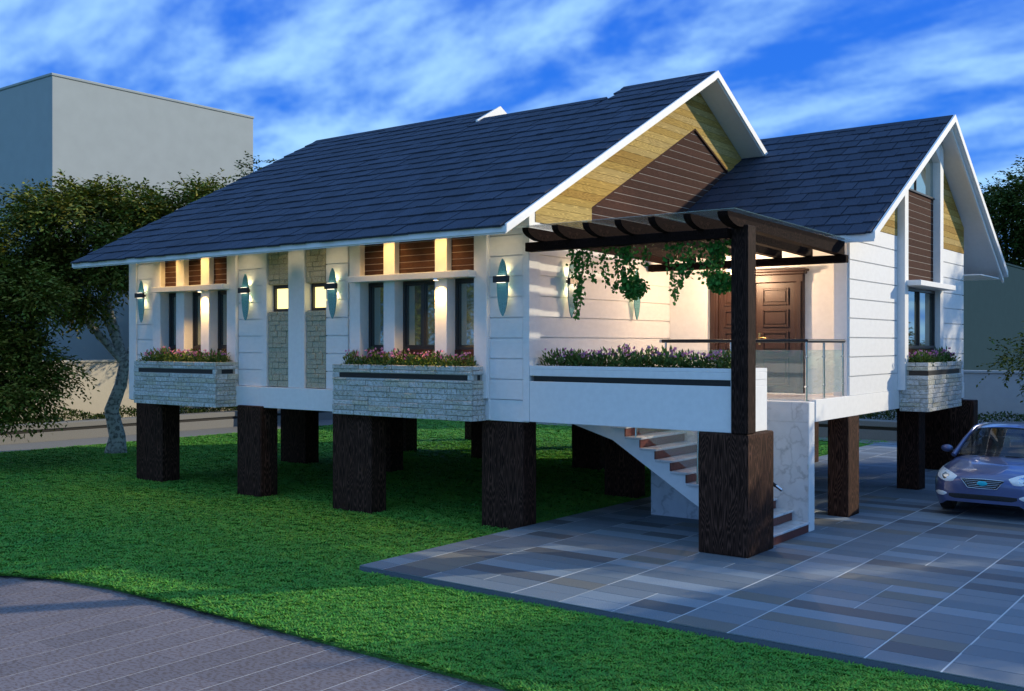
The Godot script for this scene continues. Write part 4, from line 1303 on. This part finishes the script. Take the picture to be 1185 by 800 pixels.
func build_stair() -> void:
	var o := thing("staircase", "marble stair with dark red risers descending beside the big corner stilt", "staircase", Vector3(-7.5, 0, -14.8))
	var n := 12
	var rise := 0.1615
	var run := 0.267
	var y_at := func(i: int) -> float: return TERR_Y + rise * i
	var poly := PackedVector2Array()
	poly.append(Vector2(-6.02, TERR_Y))
	for i in n:
		var x := -6.02 - run * i
		poly.append(Vector2(x, y_at.call(i + 1) - 0.035))
		poly.append(Vector2(x - run, y_at.call(i + 1) - 0.035))
	poly.append(Vector2(-9.45, y_at.call(n) - 0.035))
	poly.append(Vector2(-9.6, 1.74))
	poly.append(Vector2(-8.66, 1.47))
	poly.append(Vector2(-7.29, 0.63))
	poly.append(Vector2(-6.35, TERR_Y))
	var st := begin()
	add_prism(st, poly, 2, -15.48, -14.06)
	mi(o, "stringer", st.commit(), M.white)
	for i in n:
		var x := -6.0 - run * i
		box(o, "riser", Vector3(x - 0.02, y_at.call(i) + 0.001, -15.495), Vector3(x + 0.0, y_at.call(i + 1) - 0.036, -14.03), M.riser_wood, 0.002)
		box(o, "tread", Vector3(x - run + 0.001, y_at.call(i + 1) - 0.034, -15.497), Vector3(x + 0.025, y_at.call(i + 1), -14.01), M.marble, 0.005)
	# handrail with chrome posts
	var a := Vector3(-5.86, 0.90, -14.12)
	var b := a + Vector3(-run * 11, rise * 11, 0)
	mi(o, "handrail", tube([a + Vector3(-0.09, 0.055, 0), b], [0.026, 0.026], 10), M.black_metal)
	mi(o, "rail_end", tube([a, a + Vector3(-0.10, 0.06, 0)], [0.024, 0.024], 10), M.chrome)
	for i in [0, 4, 8]:
		var x: float = -6.1 - run * i
		mi(o, "post", tube([Vector3(x, y_at.call(i + 1) - 0.01, -14.06), Vector3(x, y_at.call(i + 1) + 0.84, -14.1)], [0.018, 0.018], 8), M.chrome)
	mi(o, "glass_panel", prism([Vector2(-6.1, y_at.call(1) + 0.1), Vector2(-6.1, y_at.call(1) + 0.7), Vector2(-6.1 - run * 8, y_at.call(9) + 0.7), Vector2(-6.1 - run * 8, y_at.call(9) + 0.1)], 2, -14.115, -14.105), M.pane)

func build_railing() -> void:
	var o := thing("glass_railing", "glass balustrade with chrome posts and black handrail round the porch", "railing", Vector3(-7, 2.1, -15.7))
	var y := 2.11
	var zc := -15.60
	var xc := -6.08
	mi(o, "handrail", tube([Vector3(-8.62, 3.045, zc), Vector3(xc, 3.045, zc)], [0.03, 0.03], 12), M.black_metal)
	mi(o, "handrail", tube([Vector3(xc, 3.045, zc), Vector3(xc, 3.045, -17.28)], [0.03, 0.03], 12), M.black_metal)
	mi(o, "rail_end", tube([Vector3(-8.66, 3.045, zc), Vector3(-8.615, 3.045, zc)], [0.031, 0.031], 12), M.chrome)
	for p in [Vector3(-8.55, y, zc), Vector3(-7.35, y, zc), Vector3(xc, y, zc), Vector3(xc, y, -16.35), Vector3(xc, y, -17.22)]:
		var post := mi(o, "post", tube([p, p + Vector3(0, 0.92, 0)], [0.019, 0.019], 10), M.chrome)
		mi(post, "flange", tube([p, p + Vector3(0, 0.015, 0)], [0.045, 0.04], 12), M.chrome)
		for hh in [0.22, 0.68]:
			mi(post, "clamp", tube([p + Vector3(-0.05, hh, 0) if p.z > -16 and p.x < -6.2 else p + Vector3(0, hh, 0.045), p + Vector3(0.05, hh, 0) if p.z > -16 and p.x < -6.2 else p + Vector3(0, hh, -0.045)], [0.018, 0.018], 8), M.chrome)
	for g in [[Vector3(-8.50, 2.2, zc - 0.005), Vector3(-7.40, 2.9, zc + 0.005)], [Vector3(-7.30, 2.2, zc - 0.005), Vector3(xc - 0.05, 2.9, zc + 0.005)], [Vector3(xc - 0.005, 2.2, -16.30), Vector3(xc + 0.005, 2.9, zc - 0.05)], [Vector3(xc - 0.005, 2.2, -17.17), Vector3(xc + 0.005, 2.9, -16.40)]]:
		box(o, "glass_panel", g[0], g[1], M.pane, 0.001)

func build_pergola() -> void:
	var o := thing("pergola", "dark timber pergola with glass cover on one tall post over the porch", "pergola", Vector3(-7.8, 1.77, -15))
	box(o, "post", Vector3(-6.17, 1.768, -13.36), Vector3(-5.92, 4.62, -13.09), M.post_wood, 0.012)
	box(o, "front_beam", Vector3(-9.60, 4.44, -13.16), Vector3(-6.171, 4.58, -12.98), M.pergola_wood, 0.01)
	box(o, "rear_beam", Vector3(-9.62, 4.34, -17.0), Vector3(-5.9, 4.47, -16.86), M.pergola_wood, 0.01)
	for i in 7:
		var x := -9.30 + i * 0.545
		if i == 6: x = -6.05
		var hw := 0.055 if i < 6 else 0.075
		# rafter with a curved nose
		var poly := PackedVector2Array([Vector2(-17.02, 4.475), Vector2(-17.02, 4.70), Vector2(-12.58, 4.76)])
		for k in 7:
			var t := k / 6.0
			poly.append(Vector2(-12.58 - 0.28 * t * t * t - 0.02 * t, 4.76 - 0.175 * t))
		poly[poly.size() - 1].y = 4.585
		var st := begin()
		add_prism(st, poly, 0, x - hw, x + hw)
		mi(o, "rafter", st.commit(), M.pergola_wood)
	for i in 3:
		mi(o, "glass_sheet", prism([Vector2(-12.55, 4.785), Vector2(-17.03, 4.722), Vector2(-17.03, 4.712), Vector2(-12.55, 4.775)], 0, -9.45 + i * 1.2, -9.45 + i * 1.2 + 1.19), M.pane)
	# porch lamp under the rear of the pergola
	var lp := thing("porch_lamp", "round warm porch lamp fixed under the pergola above the door", "lamp", Vector3(-8.0, 4.33, -16.93))
	mi(lp, "base", tube([Vector3(-8.0, 4.338, -16.93), Vector3(-8.0, 4.31, -16.93)], [0.07, 0.075], 16), M.chrome)
	mi(lp, "globe", tube([Vector3(-8.0, 4.309, -16.93), Vector3(-8.0, 4.27, -16.93), Vector3(-8.0, 4.24, -16.93)], [0.06, 0.07, 0.035], 16), M.glow_warm)
	var l := OmniLight3D.new()
	l.name = "light"
	l.position = Vector3(0, -0.13, 0)
	l.light_color = Color(1.0, 0.83, 0.66)
	l.light_energy = 2.0
	l.omni_range = 14.0
	l.omni_attenuation = 2.0
	l.light_size = 0.04
	l.shadow_enabled = true
	lp.add_child(l)

func build_sconces() -> void:
	var zf := -13.145
	rng.seed = 71
	sconce(Vector3(-20.04, 3.92, zf), 2, "turquoise leaf sconce on the narrow siding at the far house corner", "leaf sconces on the house")
	sconce(Vector3(-16.50, 3.92, zf), 2, "turquoise leaf sconce between the narrow windows and the stone strips", "leaf sconces on the house")
	sconce(Vector3(-14.02, 3.92, zf), 2, "turquoise leaf sconce between the stone strips and the wide window bay", "leaf sconces on the house")
	sconce(Vector3(-10.09, 3.90, zf), 2, "turquoise leaf sconce on the siding at the porch corner", "leaf sconces on the house")
	sconce(Vector3(-9.645, 3.90, -14.22), 0, "turquoise leaf sconce on the porch wall behind trailing ivy strands", "leaf sconces on the house")
	sconce(Vector3(-9.645, 3.90, -16.35), 0, "turquoise leaf sconce on the porch wall beside the bushy ivy ball", "leaf sconces on the house")

func build_plants() -> void:
	make_plant_meshes()
	rng.seed = 505
	plant_row(Vector3(-19.5, 2.59, -12.85), Vector3(-17.0, 2.59, -12.85), 9, "pink flowering plant in the stone planter under the three narrow windows", "plants under the narrow windows")
	plant_row(Vector3(-13.6, 2.59, -13.0), Vector3(-10.7, 2.59, -13.0), 10, "pink flowering plant in the stone planter under the wide window", "plants under the wide window")
	plant_row(Vector3(-9.5, 2.62, -13.5), Vector3(-6.25, 2.62, -13.5), 13, "purple flowering plant in the white porch parapet planter", "plants in the porch parapet")
	plant_row(Vector3(-5.72, 2.59, -20.2), Vector3(-5.72, 2.59, -22.35), 7, "purple flowering plant in the stone planter on the wing gable", "plants on the wing gable")
	ivy(Vector3(-8.75, 4.44, -13.25), [[-0.05, 1.05], [0.08, 0.85], [0.2, 0.5], [0.0, 0.7]], 0.0, "ivy trailing longest from the beam beside the house corner", 601)
	ivy(Vector3(-8.15, 4.44, -13.25), [[-0.15, 0.55], [0.0, 0.65], [0.15, 0.6], [0.25, 0.4]], 0.0, "broad ivy curtain on the beam beside the longest trailing strands", 602)
	ivy(Vector3(-7.78, 4.46, -13.35), [[-0.08, 0.5], [0.1, 0.3], [-0.2, 0.28]], 0.21, "ivy with a bushy ball before the second porch sconce", 603)
	ivy(Vector3(-7.0, 4.44, -13.25), [[-0.1, 0.85], [0.0, 0.65], [0.08, 0.5]], 0.0, "thin ivy strand trailing from the middle of the beam", 604)
	ivy(Vector3(-6.62, 4.44, -13.25), [[-0.08, 0.5], [0.05, 0.6], [0.15, 0.45]], 0.0, "short thick ivy on the beam between strand and post", 605)
	ivy(Vector3(-6.42, 4.46, -13.3), [[0.0, 0.5], [-0.1, 0.3], [0.08, 0.25]], 0.18, "ivy with a bushy ball hanging beside the tall post", 606)

# ------------------------------------------------------------------ car
func table(t: Array, z: float) -> float:
	for i in t.size() - 1:
		if z <= t[i][0] and z >= t[i + 1][0]:
			var f: float = (z - t[i][0]) / (t[i + 1][0] - t[i][0])
			return lerp(float(t[i][1]), float(t[i + 1][1]), f)
	return t[0][1] if z > t[0][0] else t[t.size() - 1][1]

const CW := [[0.0, 0.60], [-0.03, 0.66], [-0.08, 0.715], [-0.16, 0.77], [-0.3, 0.822], [-0.5, 0.858], [-0.8, 0.88], [-1.2, 0.887], [-3.3, 0.887], [-3.9, 0.86], [-4.3, 0.78], [-4.45, 0.68], [-4.5, 0.58]]
const CT := [[0.0, 0.675], [-0.03, 0.71], [-0.08, 0.745], [-0.16, 0.775], [-0.3, 0.81], [-0.6, 0.86], [-0.95, 0.905], [-1.3, 0.94], [-3.6, 0.98], [-4.2, 1.0], [-4.4, 0.95], [-4.5, 0.70]]
const CB := [[0.0, 0.27], [-0.04, 0.22], [-0.15, 0.185], [-0.6, 0.18], [-3.9, 0.19], [-4.4, 0.24], [-4.5, 0.34]]

func car_inside(x: float, y: float, z: float) -> bool:
	var b := table(CB, z)
	var t := (y - b) / (table(CT, z) - b)
	if t < 0.0 or t > 1.0: return false
	return abs(x) <= table(CW, z) * car_g(t)

func car_g(t: float) -> float:
	if t < 0.3: return lerp(0.93, 1.0, smoothstep(0.0, 0.3, t))
	if t < 0.6: return 1.0
	return pow(max(0.0, 1.0 - pow((t - 0.6) / 0.4, 2.5)), 0.25)

func car_z(x: float, y: float) -> float:
	if car_inside(x, y, -0.0005): return 0.0
	var a := 0.0
	var b := -1.4
	for i in 24:
		var m := (a + b) * 0.5
		if car_inside(x, y, m): b = m
		else: a = m
	return b

func poly_y(t: Array, x: float) -> float:
	for i in t.size() - 1:
		if x >= t[i][0] and x <= t[i + 1][0]:
			return lerp(float(t[i][1]), float(t[i + 1][1]), (x - t[i][0]) / (t[i + 1][0] - t[i][0]))
	return t[t.size() - 1][1]

func car_patch(top: Array, bottom: Array, off: float, flip := 1.0, nx := 14, ny := 6) -> Mesh:
	var st := begin()
	st.set_smooth_group(0)
	var x0: float = top[0][0]
	var x1: float = top[top.size() - 1][0]
	var g := []
	for i in nx + 1:
		var x: float = lerp(x0, x1, float(i) / nx)
		var col := []
		for j in ny + 1:
			var y: float = lerp(poly_y(bottom, x), poly_y(top, x), float(j) / ny)
			var edge := sin(PI * j / ny) * sin(PI * i / nx)
			col.append(Vector3(x * flip, y, car_z(x, y) + off * (0.35 + 0.65 * sqrt(max(edge, 0.0)))))
		g.append(col)
	for i in nx:
		for j in ny:
			var a: Vector3 = g[i][j]
			var b: Vector3 = g[i + 1][j]
			var c: Vector3 = g[i + 1][j + 1]
			var d: Vector3 = g[i][j + 1]
			var l := [a, d, c, a, c, b] if flip > 0 else [a, c, d, a, b, c]
			for p in l: st.add_vertex(p)
	st.index()
	st.generate_normals()
	return st.commit()

func grid_mesh(f: Callable, nu: int, nv: int, out: Vector3) -> Mesh:
	var st := begin()
	st.set_smooth_group(0)
	for i in nu:
		for j in nv:
			var a: Vector3 = f.call(float(i) / nu, float(j) / nv)
			var b: Vector3 = f.call(float(i + 1) / nu, float(j) / nv)
			var c: Vector3 = f.call(float(i + 1) / nu, float(j + 1) / nv)
			var d: Vector3 = f.call(float(i) / nu, float(j + 1) / nv)
			var n := (b - a).cross(c - a)
			if n.length_squared() < 1e-12: n = (c - a).cross(d - a)
			for p in ([a, b, c, a, c, d] if n.dot(out) < 0 else [a, c, b, a, d, c]): st.add_vertex(p)
	st.index()
	st.generate_normals()
	return st.commit()

func build_car(at: Vector3) -> void:
	var o := thing("parked_car", "blue sedan parked on the terrace under the wing gable", "car", Vector3.ZERO)
	var paint := mat(lin(0.095, 0.12, 0.26), 0.28)
	paint.metallic = 0.35
	paint.clearcoat_enabled = true
	paint.clearcoat = 1.0
	paint.clearcoat_roughness = 0.04
	var rubber := mat(lin(0.015, 0.015, 0.016), 0.85)
	var dark := mat(lin(0.012, 0.012, 0.013), 0.6)
	var lens := mat(lin(0.88, 0.88, 0.86), 0.12)
	lens.clearcoat_enabled = true
	var seat := mat(lin(0.06, 0.06, 0.065), 0.8)
	var wglass := mat(Color(0.10, 0.13, 0.15, 0.42), 0.02)
	wglass.transparency = BaseMaterial3D.TRANSPARENCY_ALPHA
	# body shell
	var zs := []
	for z in [0.0, -0.015, -0.03, -0.055, -0.08, -0.12, -0.16, -0.22, -0.3, -0.4]: zs.append(z)
	var zz := -0.48
	while zz > -4.2:
		zs.append(zz)
		zz -= 0.05
	for z in [-4.2, -4.3, -4.38, -4.45, -4.5]: zs.append(z)
	var rows := []
	for z in zs:
		var b := table(CB, z)
		var t := table(CT, z)
		var w := table(CW, z)
		var row := []
		for i in 9:
			var q := 0.6 * i / 9.0
			row.append(Vector3(w * car_g(q), b + (t - b) * q, z))
		for i in 15:
			var fx := cos(PI * 0.5 * i / 14.0)
			var s := pow(max(0.0, 1.0 - pow(fx, 4.0)), 0.4)
			row.append(Vector3(w * fx, b + (t - b) * (0.6 + 0.4 * s), z))
		rows.append(row)
	var st := begin()
	st.set_smooth_group(0)
	var Q := func(a: Vector3, b: Vector3, c: Vector3, d: Vector3):
		for l in [[a, b, c], [a, c, d]]:
			for p in l: st.add_vertex(p)
		for l in [[a, c, b], [a, d, c]]:
			for p in l: st.add_vertex(p * Vector3(-1, 1, 1))
	for i in rows.size() - 1:
		for j in rows[i].size() - 1:
			var c: Vector3 = (rows[i][j] + rows[i + 1][j + 1]) * 0.5
			var hole := false
			for wz in [-0.93, -3.58]:
				if Vector2(c.z - wz, c.y - 0.32).length() < 0.355: hole = true
			if hole: continue
			Q.call(rows[i][j], rows[i][j + 1], rows[i + 1][j + 1], rows[i + 1][j])
	for e in [0, rows.size() - 1]:
		for j in rows[e].size() - 1:
			var a: Vector3 = rows[e][j]
			var b: Vector3 = rows[e][j + 1]
			var a0 := Vector3(0, a.y, a.z)
			var b0 := Vector3(0, b.y, b.z)
			if e == 0: Q.call(a0, b0, b, a)
			else: Q.call(a, b, b0, a0)
	st.index()
	st.generate_normals()
	mi(o, "body", st.commit(), paint)
	box(o, "underbody", Vector3(-0.6, 0.2, -4.2), Vector3(0.6, 0.5, -0.5), dark, 0.02)
	# cabin
	mi(o, "windscreen", grid_mesh(func(u, v):
		var s: float = u * 2.0 - 1.0
		return Vector3(lerp(0.76, 0.58, v) * s, lerp(0.925, 1.395, v) - 0.025 * s * s * v + 0.02 * sin(PI * v), lerp(-1.18, -1.98, v) - lerp(0.26, 0.12, v) * s * s), 14, 8, Vector3(0, 1, 1)), wglass)
	mi(o, "rear_screen", grid_mesh(func(u, v):
		var s: float = u * 2.0 - 1.0
		return Vector3(lerp(0.72, 0.56, v) * s, lerp(0.98, 1.40, v), lerp(-3.95, -3.3, v) + 0.12 * s * s), 10, 6, Vector3(0, 1, -1)), wglass)
	mi(o, "roof", grid_mesh(func(u, v):
		var s: float = u * 2.0 - 1.0
		return Vector3(0.615 * s, 1.455 - 0.06 * s * s - 0.05 * pow(abs(v * 2.0 - 1.0), 2.0) - 0.02 * pow(abs(s), 8.0), lerp(-1.96 - 0.12 * s * s, -3.34 + 0.1 * s * s, v)), 16, 12, Vector3.UP), paint)
	for sx in [-1.0, 1.0]:
		mi(o, "side_window", grid_mesh(func(u, v): return Vector3(sx * lerp(0.815, 0.612, v), lerp(0.945, 1.37, v), lerp(lerp(-1.55, -2.16, v), lerp(-3.75, -3.2, v), u)), 6, 5, Vector3(sx, 0.4, 0)), wglass)
		mi(o, "pillar", tube([Vector3(sx * 0.80, 0.90, -1.40), Vector3(sx * 0.70, 1.16, -1.74), Vector3(sx * 0.60, 1.375, -2.10), Vector3(sx * 0.60, 1.39, -2.7), Vector3(sx * 0.60, 1.37, -3.25), Vector3(sx * 0.76, 0.98, -3.9)], [0.045, 0.034, 0.03, 0.028, 0.03, 0.05], 8), paint)
		mi(o, "pillar", tube([Vector3(sx * 0.815, 0.93, -2.55), Vector3(sx * 0.61, 1.38, -2.62)], [0.035, 0.03], 6), dark)
		# mirror
		var m := begin()
		m.set_smooth_group(0)
		var sp := SphereMesh.new()
		sp.radius = 0.5
		sp.height = 1.0
		sp.radial_segments = 18
		sp.rings = 10
		mi(o, "mirror", sp, paint, Vector3(sx * 0.97, 1.0, -1.62), Basis().scaled(Vector3(0.21, 0.135, 0.11)))
		mi(o, "mirror_arm", tube([Vector3(sx * 0.80, 0.95, -1.6), Vector3(sx * 0.92, 0.97, -1.62)], [0.025, 0.02], 6), dark)
		# lamps
		mi(o, "headlamp", car_patch([[0.40, 0.70], [0.50, 0.742], [0.64, 0.772], [0.79, 0.778], [0.835, 0.758]], [[0.40, 0.685], [0.47, 0.60], [0.60, 0.60], [0.75, 0.655], [0.835, 0.74]], 0.016, sx), lens)
		mi(o, "headlamp_bowl", car_patch([[0.52, 0.70], [0.57, 0.728], [0.62, 0.734], [0.67, 0.70]], [[0.52, 0.68], [0.57, 0.632], [0.62, 0.63], [0.67, 0.68]], 0.024, sx, 10, 5), M.chrome)
		mi(o, "fog_lamp", car_patch([[0.56, 0.405], [0.62, 0.43], [0.72, 0.43], [0.77, 0.40]], [[0.56, 0.385], [0.62, 0.355], [0.72, 0.355], [0.77, 0.385]], 0.012, sx, 10, 4), lens)
		for wz in [-0.93, -3.58]:
			var wh := group_node(o, "wheel", Vector3(sx * 0.77, 0.31, wz))
			var ty := begin()
			add_tube(ty, [Vector3(sx * 0.66, 0.31, wz), Vector3(sx * 0.68, 0.31, wz), Vector3(sx * 0.85, 0.31, wz), Vector3(sx * 0.872, 0.31, wz)], [0.27, 0.31, 0.31, 0.275], 28)
			mi(wh, "tyre", ty.commit(), rubber)
			mi(wh, "rim", tube([Vector3(sx * 0.855, 0.31, wz), Vector3(sx * 0.876, 0.31, wz)], [0.205, 0.195], 24), M.chrome)
	# grille, bars, emblem, lower intake
	mi(o, "grille", car_patch([[-0.33, 0.655], [-0.2, 0.665], [0.2, 0.665], [0.33, 0.655]], [[-0.33, 0.645], [-0.22, 0.525], [0.22, 0.525], [0.33, 0.645]], 0.006, 1.0, 20, 4), dark)
	for i in 4:
		var y := 0.548 + i * 0.03
		var hw := 0.215 + i * 0.026
		mi(o, "grille_bar", tube([Vector3(-hw, y, car_z(hw, y) + 0.008), Vector3(0, y - 0.004, 0.012), Vector3(hw, y, car_z(hw, y) + 0.008)], [0.005, 0.006, 0.005], 6), M.chrome)
	mi(o, "grille_rim", tube([Vector3(-0.335, 0.662, 0.008), Vector3(0, 0.672, 0.012), Vector3(0.335, 0.662, 0.008), Vector3(0.225, 0.52, 0.012), Vector3(0, 0.512, 0.014), Vector3(-0.225, 0.52, 0.012), Vector3(-0.335, 0.662, 0.008)], [0.009, 0.011, 0.009, 0.008, 0.008, 0.008, 0.009], 6), M.chrome)
	var es := SphereMesh.new()
	es.radius = 0.5
	es.height = 1.0
	var em := mat(lin(0.02, 0.55, 0.68), 0.3)
	mi(o, "emblem", es, em, Vector3(0, 0.60, 0.016), Basis().scaled(Vector3(0.165, 0.078, 0.022)))
	mi(o, "lower_intake", car_patch([[-0.53, 0.40], [-0.3, 0.408], [0.3, 0.408], [0.53, 0.40]], [[-0.53, 0.355], [-0.45, 0.325], [0.45, 0.325], [0.53, 0.355]], 0.006, 1.0, 24, 4), dark)
	for i in 3: mi(o, "intake_bar", tube([Vector3(-0.3, 0.345 + i * 0.02, 0.008), Vector3(0.3, 0.345 + i * 0.02, 0.008)], [0.003, 0.003], 5), M.black_metal)
	# dash, seats and steering wheel behind the screen
	box(o, "cabin_floor", Vector3(-0.70, 0.93, -3.75), Vector3(0.70, 0.99, -1.5), seat, 0.01)
	for x in [-0.36, 0.36]:
		box(o, "seat_back", Vector3(x - 0.24, 0.95, -2.75), Vector3(x + 0.24, 1.16, -2.62), seat, 0.05)
		box(o, "headrest", Vector3(x - 0.12, 1.17, -2.74), Vector3(x + 0.12, 1.32, -2.65), seat, 0.035)
	for x in [-0.45, 0.1]:
		mi(o, "wiper", tube([Vector3(x, 0.945, -1.22), Vector3(x + 0.5, 0.955, -1.27)], [0.009, 0.006], 5), dark)
	o.position = at

func _ready() -> void:
	rng.seed = 12345
	setup()
	make_materials()
	print("materials")
	build_ground()
	print("ground")
	build_surroundings()
	house = thing("stilt_house", "white timber house on dark stilts with blue slate roofs", "house", Vector3(-13, 0, -19))
	rng.seed = 777
	build_roof()
	build_facade()
	build_gables()
	build_porch()
	print("house")
	build_pergola()
	build_stair()
	build_railing()
	build_car(Vector3(-4.14, TERR_Y, -18.35))
	build_sconces()
	build_plants()
	build_trees()
	print("trees")
	rng.seed = 888
	build_grass()
	for n in get_children():
		strip(n)

func strip(n: Node) -> void:
	if n.has_meta("_counts"): n.remove_meta("_counts")
	for c in n.get_children(): strip(c)
